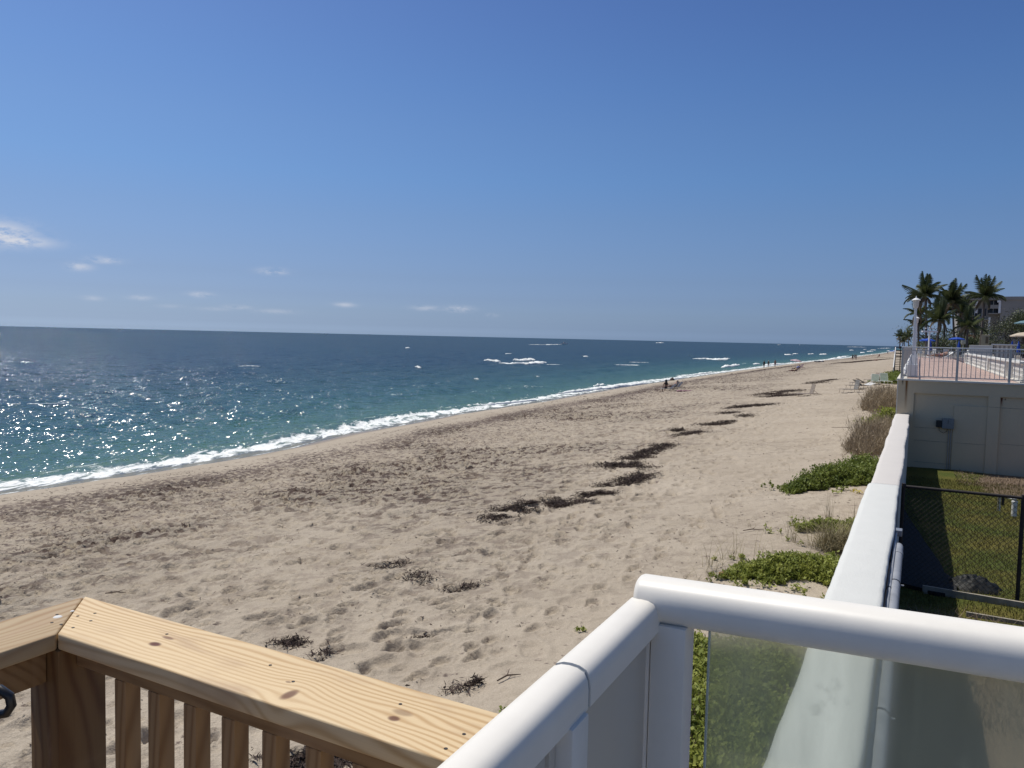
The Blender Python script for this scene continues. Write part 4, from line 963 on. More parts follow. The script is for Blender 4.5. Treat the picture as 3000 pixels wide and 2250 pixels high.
WP = [
 ('largest ragged seaweed patch in the middle of the beach', [(1450, 1520), (1500, 1497), (1540, 1490), (1570, 1473), (1620, 1468)], .42, .09, 1400),
 ('small seaweed knot just right of the largest patch', [(1632, 1482), (1650, 1474)], .28, .08, 1300),
 ('faint seaweed bits scattered right of the small knot', [(1670, 1466), (1740, 1475)], .22, .04, 500),
 ('straight thin strip of seaweed above the largest patch', [(1705, 1453), (1750, 1450), (1796, 1447)], .20, .08, 1500),
 ('curved seaweed strip like a hook, below the long winding patch', [(1765, 1425), (1800, 1424), (1840, 1415), (1865, 1403), (1885, 1390)], .33, .08, 1300),
 ('long winding seaweed patch, lower half', [(1775, 1362), (1810, 1362), (1850, 1370), (1870, 1372)], .60, .08, 900),
 ('long winding seaweed patch, upper half', [(1850, 1345), (1885, 1332), (1915, 1318), (1945, 1306)], .50, .08, 900),
 ('round bush-like seaweed heap standing alone', [(1978, 1262), (1998, 1260)], .35, .22, 1500),
 ('seaweed strip right below the round heap', [(1995, 1276), (2030, 1270), (2052, 1266)], .45, .08, 700),
 ('seaweed strip right of the round heap', [(2055, 1245), (2100, 1242), (2145, 1233)], .55, .08, 600),
 ('dark seaweed clot below the striped strip, mid beach', [(2170, 1220), (2190, 1219)], .5, .10, 600),
 ('short seaweed strip left of the far clot', [(2120, 1211), (2150, 1210)], .5, .07, 500),
 ('broad seaweed strip beside the lone broken lounger, nearer part', [(2145, 1197), (2200, 1192), (2245, 1186)], .8, .08, 450),
 ('dense dark seaweed patch left of the lone broken lounger', [(2265, 1161), (2320, 1159)], 1.2, .10, 450),
 ('thin seaweed line farther up the beach from the lounger', [(2235, 1158), (2262, 1154), (2330, 1144)], 1.0, .07, 300),
 ('faint far seaweed line right of the thin one', [(2370, 1124), (2400, 1120), (2440, 1112)], .9, .07, 250),
 ('seaweed mat beside the tyre track, nearest dark one above the wooden rail', [(1108, 1662), (1140, 1655), (1180, 1650)], .22, .07, 2200),
 ('ragged crust of seaweed between the footprints', [(1180, 1690), (1230, 1686), (1250, 1700)], .20, .04, 1100),
 ('ragged seaweed ridge among footprints, right one', [(1300, 1728), (1350, 1718), (1390, 1706)], .14, .05, 1900),
 ('dense seaweed seen between the last balusters of the wooden rail', [(850, 2215), (920, 2225), (1010, 2215)], .22, .06, 2200),
 ('second seaweed tuft under the far end of the wooden rail', [(730, 2190), (760, 2215)], .12, .05, 1500),
 ('small seaweed tuft against a footprint above the rail', [(945, 1915), (975, 1912)], .13, .05, 1500),
 ('lacy seaweed crust low on the sand by the white rail', [(1305, 2025), (1390, 2010)], .12, .04, 1100),
 ('tiny curled dark weed beside the white rail', [(1385, 2000), (1402, 2008)], .05, .07, 3000),
 ('weed bits in footprints mid foreground', [(1200, 1868), (1255, 1855)], .09, .03, 1400),
 ('weed crust by the tyre mark at left', [(820, 1880), (880, 1885)], .13, .04, 1000),
 ('sparse weed on the far wrack line near the far pair', [(2450, 1065), (2520, 1059), (2600, 1052)], 1.8, .12, 90),
 ('dark wrack line on the far beach below the far pair', [(2480, 1064), (2560, 1056), (2580, 1055)], 1.0, .12, 160),
 ('dark wrack streak above the lying person', [(2510, 1052), (2560, 1049), (2615, 1047)], 1.2, .12, 110),
 ('thin streak of weed beyond the three walkers', [(2200, 1089), (2290, 1077), (2320, 1073)], .6, .08, 200),
]
for i, (lb, pts, wd, ht, dn) in enumerate(WP): weed_patch(lb, pts, dn*(4.2 if i < 16 or i in (19, 25, 26, 27) else 1.3), 100+i, wd*1.25, ht*1.2, .021 + .010*wd)
# loose fragments everywhere: one object nobody could count
def fragments(n, seed):
    r_ = np.random.default_rng(seed)
    rr_ = 8*(150/8.)**r_.random(n); aa = r_.uniform(R(-38), R(32), n); x = rr_*np.sin(aa); y = rr_*np.cos(aa)
    v, s = toVS(x, y); d = v - shore(s)
    w_ = np.exp(-((d-7.4)/1.3)**2)*1.3 + .5*sst(d, 7, 9)*(1-sst(d, 13, 20)) + .07 + .8*np.exp(-((d-5.)/.4)**2)
    w_ *= sst(fbm(x*.8, y*.8, 4, 55), .38, .60)
    k = (r_.random(n) < w_) & (v < -1.2) & (d > 3.5); x, y, v, s, rr_ = x[k], y[k], v[k], s[k], rr_[k]; n = len(x)
    z = ground(v, s) + .008; c = np.stack([x, y, z], 1); sz = (.008 + .00075*rr_)*r_.uniform(.5, 1.6, n)
    a = r_.uniform(0, 6.28, n); A = np.stack([np.cos(a), np.sin(a), r_.normal(0, .2, n)], 1)*(sz*1.5*r_.uniform(.5, 1.5, n))[:, None]; B = np.stack([-np.sin(a), np.cos(a), r_.normal(0, .4, n)], 1)*(sz*.38)[:, None]
    co = np.stack([c-A, c+B*r_.uniform(.3, 1.5, n)[:, None]-A*.4, c+A, c-B+A*r_.uniform(-.5, .6, n)[:, None]], 1).reshape(-1, 3); return fast_mesh('seaweed_fragments', co, np.arange(n*4).reshape(n, 4), weed, False)
o = bpy.data.objects.new('seaweed_fragments', fragments(120000, 5)); col.objects.link(o); tag(o, 'loose crumbs of dry seaweed strewn over the sand', 'seaweed', kind='stuff')

# ------------------------------------------------------------------ dune plants
leaf_g = M('dune_leaf', (.19, .25, .04), .6, .35, 4., transl=.3, c2=(.38, .40, .09), spec=.3); leaf_d = M('dark_dune_leaf', (.12, .18, .032), .6, .4, 4., transl=.3, c2=(.25, .29, .06), spec=.3)
leaf_y = M('yellow_leaf', (.45, .36, .05), .6, .2, 5., transl=.3); stem_m = M('brown_stem', (.10, .065, .045), .8, .3, 10.); dry_m = M('dry_twig', (.23, .175, .115), .85, .4, 6., c2=(.44, .35, .23)); reed_m = M('sea_oat_blade', (.17, .15, .065), .7, .4, 5., c2=(.38, .31, .17))
def in_poly(x, y, poly):
    c = np.zeros(len(x), bool); n = len(poly)
    for i in range(n):
        x1, y1 = poly[i]; x2, y2 = poly[(i+1) % n]
        k = ((y1 > y) != (y2 > y)) & (x < (x2-x1)*(y-y1)/(y2-y1+1e-12)+x1); c ^= k
    return c
def region(polypx):
    return [tuple(bpos(px, py, False).xy) for px, py in polypx]
def sample(poly, n, r_):
    xs = [p[0] for p in poly]; ys = [p[1] for p in poly]; X = []; 
    x = r_.uniform(min(xs), max(xs), n*8); y = r_.uniform(min(ys), max(ys), n*8); k = in_poly(x, y, poly); x, y = x[k][:n], y[k][:n]
    v, s = toVS(x, y); k = v < -.8; return x[k], y[k]
def edge_dist(x, y, poly):
    d = np.full(len(x), 1e9); n = len(poly)
    for i in range(n):
        a = np.array(poly[i]); b = np.array(poly[(i+1) % n]); ab = b-a; t_ = np.clip(((x-a[0])*ab[0]+(y-a[1])*ab[1])/(ab@ab+1e-9), 0, 1)
        d = np.minimum(d, np.hypot(x-a[0]-t_*ab[0], y-a[1]-t_*ab[1]))
    return d
def leaf_quads(c, size, r_, upright=.5):
    n = len(c); a = r_.uniform(0, 6.283, n); el = r_.uniform(-.2, 1.2, n)*upright + .2; sz = size*r_.uniform(.6, 1.35, n)
    A = np.stack([np.cos(a)*np.cos(el), np.sin(a)*np.cos(el), np.sin(el)], 1)*sz[:, None]; t_ = r_.normal(0, .6, n)
    B = np.stack([-np.sin(a)*np.cos(t_), np.cos(a)*np.cos(t_), np.sin(t_)], 1)*(sz*.36)[:, None]
    return np.stack([c, c+A*.55+B, c+A, c+A*.55-B], 1).reshape(-1, 3), np.arange(n*4).reshape(n, 4)
def shrub(label, poly, nstem, h, leafm, size, seed, per=16, cat='shrub', group='green dune shrubs', bare=False, name='dune_shrub'):
    r_ = np.random.default_rng(seed); P = region(poly) if isinstance(poly[0][0], (int, float)) and poly[0][0] > 500 else poly
    x, y = sample(P, nstem, r_); n = len(x); e = edge_dist(x, y, P)
    # runners: some stems creep out beyond the mat
    out = r_.random(n) < (.22 if not bare else .10); near_ = e < .35; mv = out & near_
    x = x + np.where(mv, r_.normal(0, .30, n), 0); y = y + np.where(mv, r_.normal(0, .30, n), 0); e = np.where(mv, e*.3, e); v, s = toVS(x, y); kk = v < -.8; x, y, e, v, s = [q[kk] for q in (x, y, e, v, s)]; n = len(x)
    cl = fbm(x*1.3, y*1.3, 3, seed); k = (cl + .25*np.clip(e/.5, 0, 1) > .40); x, y, v, s, e, cl = [q[k] for q in (x, y, v, s, e, cl)]; n = len(x)
    z = ground(v, s); H = h*np.clip(e/.45, .22, 1)*(.55+.9*cl)*r_.uniform(.7, 1.2, n)
    cx, cy = np.mean(x), np.mean(y)
    t = thing(name, label, cat, (float(cx), float(cy), float(z.mean())), 0, group)
    O = np.array([cx, cy, z.mean()])
    lx = r_.normal(0, .35, n)*H; ly = r_.normal(0, .35, n)*H
    C = []; 
    tt = r_.random((n, per))**.7
    c = np.stack([x[:, None]+lx[:, None]*tt, y[:, None]+ly[:, None]*tt, z[:, None]+H[:, None]*tt], 2).reshape(-1, 3)
    c += r_.normal(0, size*.35, c.shape)
    co, q = leaf_quads(c-O, size, r_, .9)
    if bare:      # twigs: thin upright slivers with a few curled dead leaves
        m_ = len(c); dd = r_.normal(0, 1, (m_, 3))*np.array([.5, .5, .35]) + np.array([0, 0, .8]); dd *= (size*2.6*r_.uniform(.5, 1.3, m_))[:, None]
        ww = r_.normal(0, 1, (m_, 3)); ww[:, 2] = 0; ww *= size*.055; k_ = r_.random(m_) < .22
        tw = np.stack([c-O-ww, c-O+ww, c-O+dd+ww*.3, c-O+dd-ww*.3], 1); co4 = co.reshape(-1, 4, 3)*1.0; mid_ = co4.mean(1, keepdims=True); co4 = mid_ + (co4-mid_)*.6; tw[k_] = co4[k_]; co = tw.reshape(-1, 3)
    o = bpy.data.objects.new('foliage' if not bare else 'twigs', fast_mesh('foliage', co, q, leafm, False)); col.objects.link(o); o.parent = t
    # stems: thin 3-sided slivers
    b0 = np.stack([x, y, z-.02], 1)-O; tp_ = np.stack([x+lx, y+ly, z+H], 1)-O; a = r_.uniform(0, 6.28, n); wd = (.004 + .004*h)*np.stack([np.cos(a), np.sin(a), 0*a], 1)
    co = np.stack([b0-wd, b0+wd, tp_+wd*.3, tp_-wd*.3], 1).reshape(-1, 3)
    o = bpy.data.objects.new('stems', fast_mesh('stems', co, np.arange(n*4).reshape(n, 4), dry_m if bare else stem_m, False)); col.objects.link(o); o.parent = t
    return t
def nearpoly(v0, v1, s0, s1): return [tuple(Wd(v0, s0).xy), tuple(Wd(v1, s0).xy), tuple(Wd(v1, s1).xy), tuple(Wd(v0, s1).xy)]
shrub('low leafy green dune shrub just beyond the white rail, by the wall', [(2098, 1695), (2160, 1672), (2230, 1652), (2330, 1645), (2420, 1650), (2540, 1665), (2560, 1720), (2490, 1745), (2380, 1712), (2290, 1722), (2200, 1700), (2130, 1700)], 2000, .26, leaf_g, .043, 1, 18)
shrub('sparse leafy green vine behind the brown grass clump', [(2302, 1560), (2380, 1545), (2470, 1540), (2560, 1540), (2560, 1575), (2480, 1560), (2400, 1562), (2330, 1580), (2305, 1570)], 1500, .32, leaf_g, .045, 2, 15)
shrub('dense dark green shrub mat halfway along the white wall', [(2290, 1435), (2330, 1420), (2400, 1400), (2470, 1385), (2600, 1372), (2600, 1415), (2550, 1430), (2470, 1422), (2400, 1440), (2320, 1448)], 3600, .40, leaf_d, .062, 3, 15)
shrub('small bright green shrub between the two brown thickets', [(2545, 1238), (2575, 1230), (2625, 1222), (2650, 1222), (2640, 1243), (2590, 1240), (2560, 1242)], 1500, .5, leaf_g, .10, 4, 10)
shrub('green shrub at the foot of the wooden stair by the loungers', [(2556, 1122), (2585, 1106), (2615, 1100), (2645, 1100), (2645, 1124), (2600, 1126)], 1500, .55, leaf_d, .14, 5, 9)
shrub('leafy green ground cover directly below the frosted glass', nearpoly(-2.75, -.72, 3.0, 9.5), 6500, .28, leaf_g, .048, 6, 14)
shrub('brown twiggy thicket nearest, left of the cream wall', [(2478, 1332), (2480, 1306), (2500, 1296), (2560, 1288), (2640, 1285), (2640, 1330), (2590, 1338), (2530, 1346)], 2400, .85, dry_m, .07, 7, 7, 'dry shrub', 'brown dune thickets', True, 'dry_shrub')
shrub('brown twiggy thicket farther off, beside the heap of loungers', [(2526, 1208), (2530, 1186), (2560, 1176), (2640, 1172), (2640, 1212), (2560, 1218)], 2600, .9, dry_m, .10, 8, 9, 'dry shrub', 'brown dune thickets', True, 'dry_shrub')
# arching grass tufts
def tuft(label, px, py, n, h, spread, m_, seed, group='sea oats tufts', w_=.004, name='sea_oats', cat='grass tuft'):
    p = bpos(px, py); r_ = random.Random(seed); mb = MB()
    for i in range(n):
        a = r_.uniform(0, 6.283); l = h*r_.uniform(.5, 1.1); sp_ = r_.uniform(.1, 1.)*spread; q = Vector((r_.gauss(0, .05*spread/.3), r_.gauss(0, .05*spread/.3), -.02)); pts = []
        d = Vector((math.cos(a), math.sin(a), 0)); sd_ = Vector((-d.y, d.x, 0))
        for k in range(6):
            u = k/5.; pts.append(q + d*sp_*u**1.6 + Vector((0, 0, l*(u - .45*u*u*min(1.6, sp_/l)))))
        vs = []; 
        for k, pt in enumerate(pts): ww = w_*(1-k/5.5); vs += [pt - sd_*ww, pt + sd_*ww]
        mb.add(vs, [(2*k, 2*k+1, 2*k+3, 2*k+2) for k in range(5)])
    return tag(mb.build(name, m_, None, False, p, 0), label, cat, group)
TF = [('tall arching sea oats at the left tip of the nearest green shrub', 2095, 1672, 30, .75, .95), ('thin sea oats leaning seaward left of the nearest green shrub', 2060, 1690, 18, .5, 1.0), ('upright sea oats behind the left part of the nearest shrub', 2150, 1645, 24, .7, .9), ('small sea oats tuft above the middle of the nearest shrub', 2235, 1632, 16, .55, .7),
      ('sea oats left edge of the leafy vine', 2315, 1590, 22, .6, .4), ('tall upright sea oats over the brown clump', 2430, 1530, 18, .75, .25), ('sea oats between vine and white wall', 2500, 1535, 20, .6, .4)]
for i, (lb, px, py, n, h, sp_) in enumerate(TF): tuft(lb, px, py, n, h, sp_, reed_m, 50+i)
tuft('big drooping clump of brown grass beside the white wall', 2440, 1606, 520, .72, .9, reed_m, 80, 'sea oats tufts', .005)
tuft('second drooping part of the brown grass clump, nearer the wall', 2478, 1604, 420, .6, .7, reed_m, 81, 'sea oats tufts', .005)
for i, (px, py, lb) in enumerate([(1775, 1640, 'wispy blades alone on the sand beyond the rail corner'), (1860, 1662, 'fine bent blades on open sand left of the sea oats'), (2260, 1385, 'sparse stalks left of the dark green mat'), (2310, 1370, 'thin stalks just before the dark green mat'), (1910, 1358, 'small green sprig beside the winding seaweed'), (2480, 1310, 'straggling stems below the nearest brown thicket'), (2200, 1545, 'two upright pale stalks on bare sand'), (1470, 1640, 'dry twiggy blades far left of the rail corner')]):
    tuft(lb, px, py, 9, .25, .3, reed_m, 90+i, 'lone wisps on the sand', .003, 'grass_wisp')
co_n = 0
# creeping sprigs on the sand below the near shrub
for i, (px, py, lb) in enumerate([(2180, 1712, 'tiny leafy sprig on sand below the nearest shrub'), (2240, 1715, 'second leafy sprig on sand below the nearest shrub'), (2330, 1725, 'leafy sprig on sand close to the wall'), (2450, 1450, 'flat green rosette on sand under the dark green mat'), (2510, 1447, 'yellow leafy rosette on sand by the wall')]):
    p = bpos(px, py); r_ = np.random.default_rng(300+i); c = np.stack([r_.normal(0, .07, 40), r_.normal(0, .05, 40), r_.uniform(0, .07, 40)], 1)
    cq, q = leaf_quads(c, .055, r_, .7); o = bpy.data.objects.new('creeping_sprig', fast_mesh('creeping_sprig', cq, q, leaf_y if i == 4 else leaf_g, False)); col.objects.link(o); o.location = p; tag(o, lb, 'plant', 'sprigs on the sand')
p = bpos(2121, 1690); o = MB().cbox(-.07, .07, -.05, .05, -.02, .06, .015).build('brick', M('red_brick', (.26, .09, .055), .9, .2, 9., .4), None, False, p, .5); tag(o, 'broken piece of red brick at the left tip of the nearest green shrub', 'brick')
for i, (px, py, L_, a, lb) in enumerate([(2205, 1560, .4, .2, 'dark forked stick on the open sand right of the footprints'), (340, 1747, .35, .1, 'short dark stick on the sand above the wooden rail'), (1490, 1995, .3, .6, 'thin straight stick lying beside the white rail'), (2475, 1255, 1.2, .1, 'driftwood sticks at the left edge of the nearest brown thicket'), (2600, 1245, 1.4, -.2, 'fallen twig between the brown thickets')]):
    p = bpos(px, py); mb = MB().tube([(-L_/2, 0, .02), (0, .03, .035), (L_/2, -.02, .03)], [.008, .011, .004], 6).tube([(0, .03, .03), (L_*.3, .12, .05)], [.007, .003], 5)
    o = mb.build('driftwood', stem_m, None, True, p, a); tag(o, lb, 'stick')

# ------------------------------------------------------------------ palms
frond_m = M('palm_frond', (.035, .062, .022), .5, .4, .8, transl=.25, c2=(.10, .12, .045)); dead_m = M('dead_frond', (.20, .15, .09), .8, .25, 1.); trunk_m = M('palm_trunk', (.11, .09, .075), .85, .3, 3., .5, 12., dist=.05); yfrond = M('young_frond', (.14, .18, .03), .6, .2, 1., transl=.3)
def frond_mesh(L_, droop, m_, seed, dead=False):
    r_ = random.Random(seed); vs = []; fs = []; n = 30; pts = []
    for k in range(n+1):
        u = k/n; pts.append(Vector((L_*(u - .16*droop*u*u*u), 0, L_*(.34*u - .62*droop*u*u))))
    mb = MB(); mb.tube([pts[i] for i in range(0, n+1, 3)], [.045*(1-.9*i/n) for i in range(0, n+1, 3)], 4)
    for k in range(3, n+1):
        u = k/n; ll = L_*.27*math.sin(math.pi*min(1, .12+u*.86))**.7 + .1
        for sg in (-1, 1):
            for h in (0, 1):
                p = pts[k] + (pts[k-1]-pts[k])*.5*h; out = Vector((.55+.25*u, sg*(.75), -.55 - r_.uniform(0, .5) - (.8 if dead else 0))).normalized()*ll*r_.uniform(.8, 1.1)
                ww = Vector((.05, 0, .02)); mid = p + out*.5 + Vector((0, 0, .05*ll))
                mb.add([p-ww*.5, p+ww*.5, mid+ww*.6, p+out, mid-ww*.6], [(0, 1, 2, 4), (4, 2, 3)])
    return mb.mesh('frond', m_)
FM = [frond_mesh(3.3, d, frond_m, i) for i, d in enumerate((.35, .7, 1.0, 1.3, .12))]; FD = [frond_mesh(2.6, 1.4, dead_m, 9, True)]; FY = [frond_mesh(2.2, .2, yfrond, 11)]
def palm(label, px, pyb, Y, top_py, lean, seed, n=22, size=1., young=False, tw=.16, group='coconut palms behind the terrace', gz=5.35):
    b = at_Y(px, pyb, Y); b.z = gz; tpnt = at_Y(px + lean, top_py, Y); r_ = random.Random(seed)
    t = thing('palm_tree', label, 'palm tree', b, 0, group); d = tpnt - b
    pts = [Vector((d.x*(u**1.4) , 0, d.z*u)) for u in [k/10 for k in range(11)]]
    autosmooth(MB().tube(pts, [tw*1.5 if k == 0 else tw*(1.1-.4*k/10) for k in range(11)], 10).build('trunk', trunk_m, t))
    top = pts[-1]
    for k in range(n):
        a = k*2.39996 + r_.uniform(-.2, .2); ring = k/n
        if ring < .25: me_, el = FM[4], r_.uniform(55, 80)
        elif ring < .6: me_, el = FM[r_.choice((0, 1))], r_.uniform(15, 50)
        elif ring < .85: me_, el = FM[r_.choice((2, 3))], r_.uniform(-5, 25)
        else: me_, el = FD[0], r_.uniform(-45, -20)
        if young and k % 5 == 0: me_ = FY[0]
        o = bpy.data.objects.new('frond', me_); col.objects.link(o); o.parent = t; o.location = top; o.rotation_euler = (r_.uniform(-.4, .4), R(-el), a); sc_ = size*r_.uniform(.8, 1.1); o.scale = (sc_,)*3
    if not young:
        mb = MB()
        for k in range(7): a = r_.uniform(0, 6.28); mb.lathe([(.02, -.13), (.10, -.07), (.12, 0), (.09, .08), (.02, .12)], 8, (top.x + .25*math.cos(a), .25*math.sin(a), top.z-.25))
        autosmooth(mb.build('coconuts', M('coconut', (.12, .12, .03), .6), t))
    return t
palm('tallest palm, left of the group, rising behind the lamp posts', 2714, 1011, 112, 868, -2, 1, 28, 1.05)
palm('bushy dark palm in the middle of the group', 2796, 1012, 116, 884, -6, 2, 30, .98)
palm('right palm leaning slightly, in front of the grey building', 2872, 1014, 108, 870, 14, 3, 26, .92)
palm('short drooping palm between the left and middle palms', 2745, 1012, 106, 935, 6, 4, 24, .88)
palm('low palm with yellow young frond, left behind the lamps', 2692, 1012, 118, 918, -4, 5, 20, .85, True)
palm('low wide palm right of the middle, under the grey building', 2832, 1014, 104, 955, 4, 6, 20, .8)
palm('second trunk palm just right of the middle one', 2816, 1012, 120, 915, 2, 7, 22, .85)
palm('thin dark palm at the left edge of the group', 2690, 1012, 125, 950, 2, 8, 18, .75)
palm('palm behind the middle, partly hiding the building edge', 2768, 1012, 122, 908, -4, 14, 22, .85)
for i, (px, py, top, Y, lb) in enumerate([(2636, 1012, 986, 330, 'leftmost far away palm beyond the wooden stair'), (2650, 1012, 991, 350, 'second far away palm beyond the wooden stair'), (2662, 1012, 986, 300, 'third far away palm, nearest the lamp posts'), (2645, 1013, 1000, 340, 'low far away palm between the first two')]):
    palm(lb, px, py, Y, top, 0, 30+i, 18, .95, False, .2, 'far palms down the coast')

# leafy trees and hedges beyond the pool
def tree(label, px, py, Y, w_, h, m_, seed, trunk=1.0, n=5000, sz=.16, cat='tree', group='leafy trees beyond the pool', name='leafy_tree'):
    b = at_Y(px, py, Y); b.z = 5.3; r_ = np.random.default_rng(seed); t = thing(name, label, cat, b, 0, group)
    cl = []; nl = 16; L_ = np.stack([r_.normal(0, w_*.30, nl), r_.normal(0, w_*.25, nl), trunk + (h-trunk)*r_.uniform(.12, .92, nl)], 1)
    mb = MB().tube([(0, 0, -.1), (.05, 0, trunk), (0, .1, trunk+(h-trunk)*.5)], [.16, .12, .05], 8)
    for q in L_[:9]: mb.tube([(.02, 0, trunk*.8), tuple(q*np.array([.5, .5, .8])), tuple(q)], [.07, .045, .015], 5)
    autosmooth(mb.build('trunk', trunk_m, t))
    k = r_.integers(0, nl, n); c = L_[k] + r_.normal(0, 1, (n, 3))*np.array([w_*.12, w_*.12, (h-trunk)*.10]); co, q = leaf_quads(c, sz, r_, .8)
    o = bpy.data.objects.new('crown', fast_mesh('crown', co, q, m_, False)); col.objects.link(o); o.parent = t
    return t
olive = M('olive_leaf', (.035, .045, .022), .6, .3, 2., transl=.15, c2=(.07, .075, .045))
tree('dusty olive tree against the plain grey building wall', 2945, 1012, 128, 8.5, 7.0, olive, 1, 1.2, 7000, .22)
tree('dark tree at the right edge, behind the teal parasol', 2996, 1010, 118, 5., 7.2, frond_m, 2, 2.2, 4500, .2)
tree('dark shrub under the right leaning palm', 2850, 1014, 112, 4.5, 2.8, frond_m, 3, .4, 3000, .18, 'shrub')
tree('dark shrub between the blue parasols', 2760, 1013, 115, 5., 2.4, frond_m, 4, .4, 3000, .18, 'shrub')
tree('hedge piece at the right edge below the cream parasol', 2998, 1016, 100, 6., 1.9, frond_m, 5, .3, 3000, .16, 'hedge')
tree('thick understorey bush behind the middle palms', 2800, 1013, 124, 9., 4.2, frond_m, 6, .6, 5000, .2, 'shrub')
tree('understorey bush left below the tallest palm', 2725, 1013, 124, 6.5, 3.2, frond_m, 7, .5, 4000, .2, 'shrub')

# ------------------------------------------------------------------ resort ground and apartment building
MB().box(V0-.02, 260, 96.01, 900, 1.0, 5.3).build('resort_ground', M('resort_paving', (.22, .19, .16), .9, .2, .3), None, False, (0, 0, 0), RZ); tag(bpy.data.objects['resort_ground'], 'raised paved ground of the resort behind the beach', kind='structure')
BS = 176.
def bpn(px, py): p = at_s(px, py, BS); return toVS(p.x, p.y)[0], p.z
grey_w = M('shaded_grey_wall', (.30, .275, .245), .85, .06, .4, .1, 8.); dark_in = M('dark_interior', (.02, .02, .025), .3, .2, 2.); brick_o = M('terracotta', (.30, .10, .055), .8, .2, 3.)
B = thing('apartment_building', 'grey flat roofed apartment building with balconies behind the palms', 'building', (0, 0, 0), RZ)
L0, ztop = bpn(2810, 869.5); L1, _ = bpn(2932, 900); L2, _ = bpn(3160, 900)
_, zl = bpn(2850, 879)
MB().box(L1, L2, BS, BS+18, 5.3, ztop-.5).build('end_wall', grey_w, B)
MB().box(L0, L2+.1, BS-.25, BS+18, ztop-.6, ztop).build('roof_parapet', grey_w, B)
MB().box(L0, L1, BS+1.8, BS+18, 5.3, ztop-.6).build('recessed_facade', grey_w, B)
def elem(name, px0, px1, py0, py1, y0, y1, m_, par=B):
    a, z1_ = bpn(px0, py0); b, z0_ = bpn(px1, py1); return MB().box(a, b, BS+y0, BS+y1, z0_, z1_).build(name, m_, par)
wh = M('white_render', (.74, .73, .71), .6, .05, 2.)
for (a, b, c, d) in ((2846, 2857, 880, 888), (2815, 2832, 880, 887), (2898, 2927, 880, 917), (2848, 2895, 945, 976), (2815, 2840, 905, 925), (2868, 2890, 903, 925), (2850, 2864, 905, 930), (2818, 2838, 944, 968)):
    wdw = elem('window', a, b, c, d, 1.72, 1.83, dark_in); 
    a_, z1_ = bpn(a, c); b_, z0_ = bpn(b, d)
    MB().box((a_+b_)/2-.04, (a_+b_)/2+.04, BS+1.66, BS+1.72, z0_, z1_).build('mullion', wh, wdw)
elem('balcony_slab', 2897, 2930, 917, 920, .1, 1.8, grey_w); elem('balcony_parapet', 2898, 2927, 893, 904, .1, .25, grey_w); elem('balcony_slab', 2838, 2897, 934, 937, .3, 1.8, grey_w)
elem('column', 2859.5, 2863.5, 881, 917, .2, .6, wh); elem('column', 2926.5, 2931, 882, 917, -.1, .2, wh); elem('column', 2922, 2931, 880, 886, -.3, .2, wh)  # first column: sunlight on a fin's side put into its white
elem('awning', 2833, 2849, 919, 928, -.6, .8, wh); elem('balcony_slab', 2843, 2872, 976, 980, -.6, .8, wh); elem('tiled_wall', 2838, 2872, 981, 994, 0, .8, brick_o); elem('tiled_wall', 2834, 2849, 929, 948, .3, .9, brick_o)
elem('ground_floor_wall', 2812, 2932, 980, 1016, .9, 1.75, grey_w); elem('pillar', 2872, 2875, 980, 1016, -.8, -.4, wh); elem('drain_pipe', 2896.5, 2898, 930, 1000, -.1, .05, wh)
# shed, lamp, low walls
def at_box(name, label, cat, px0, px1, py0, Y, depth, m_, win=None):
    a = at_Y(px0, py0, Y); b = at_Y(px1, py0, Y); c = Vector(((a.x+b.x)/2, Y, 5.32)); t = thing(name, label, cat, c, -math.atan2(c.x, c.y)); w_ = (b.x-a.x)/2*.87; h = (a.z+b.z)/2-5.32
    MB().cbox(-w_, w_, 0, depth, 0, h, .02).build('body', m_, t)
    if win: MB().box(w_*.1, w_*.75, -.03, 0.001, h*.62, h*.92).build('hatch', M('brown_hatch', (.12, .09, .05), .7), t)
    return t
beige = M('beige_hut', (.36, .31, .20), .8, .06, 2.)
at_box('hut', 'beige towel hut with a square hatch beside the right palm', 'hut', 2875, 2899, 981, 98, 1.5, beige, True)
at_box('planter_wall', 'pale low planter wall in front of the beige hut', 'wall', 2840, 2908, 1011.5, 92, .5, cream)
t = at_box('serving_counter', 'white capped pool bar counter at the right below the cream parasol', 'counter', 2914, 2972, 1011.5, 86, .8, cream)
p = at_Y(2943, 1011, 86)
MB().box(-1.25, 1.25, -.25, 1.0, p.z-5.32-.02, p.z-5.32+.10).build('counter_top', wh, t)
for k in range(5): MB().box(-.95+k*.42, -.75+k*.42, -.05, .0, .0, p.z-5.32-.1).build('counter_panel', grey_w, t)
p = at_Y(2821.5, 1012, 108); t = thing('garden_lamp', 'small ivory garden lamp between the middle palms', 'lamp', Vector((p.x, p.y, 5.32)), 0)
autosmooth(MB().lathe([(.25, 0), (.1, .3), (.08, 1.6), (.3, 1.7), (.32, 2.2), (.1, 2.5)], 10).build('lamp_body', M('ivory', (.6, .55, .40), .6), t))
def par_at(label, px, py_top, Y, rad, m_, h=None, dr=.35):
    p = at_Y(px, py_top, Y); parasol(label, Vector((p.x, p.y, 5.32)), rad, p.z-5.32, m_, drop=dr)
par_at('left blue parasol under the tallest palm', 2717, 992, 100, .95, bluecan); par_at('right blue parasol under the middle palms', 2803, 988, 98, .9, bluecan)
par_at('cream parasol cut by the right edge of the view', 3006, 973, 76, 1.35, creamcan, None, .38); par_at('teal parasol high at the right edge before the dark tree', 3012, 938, 110, 1.7, tealcan)
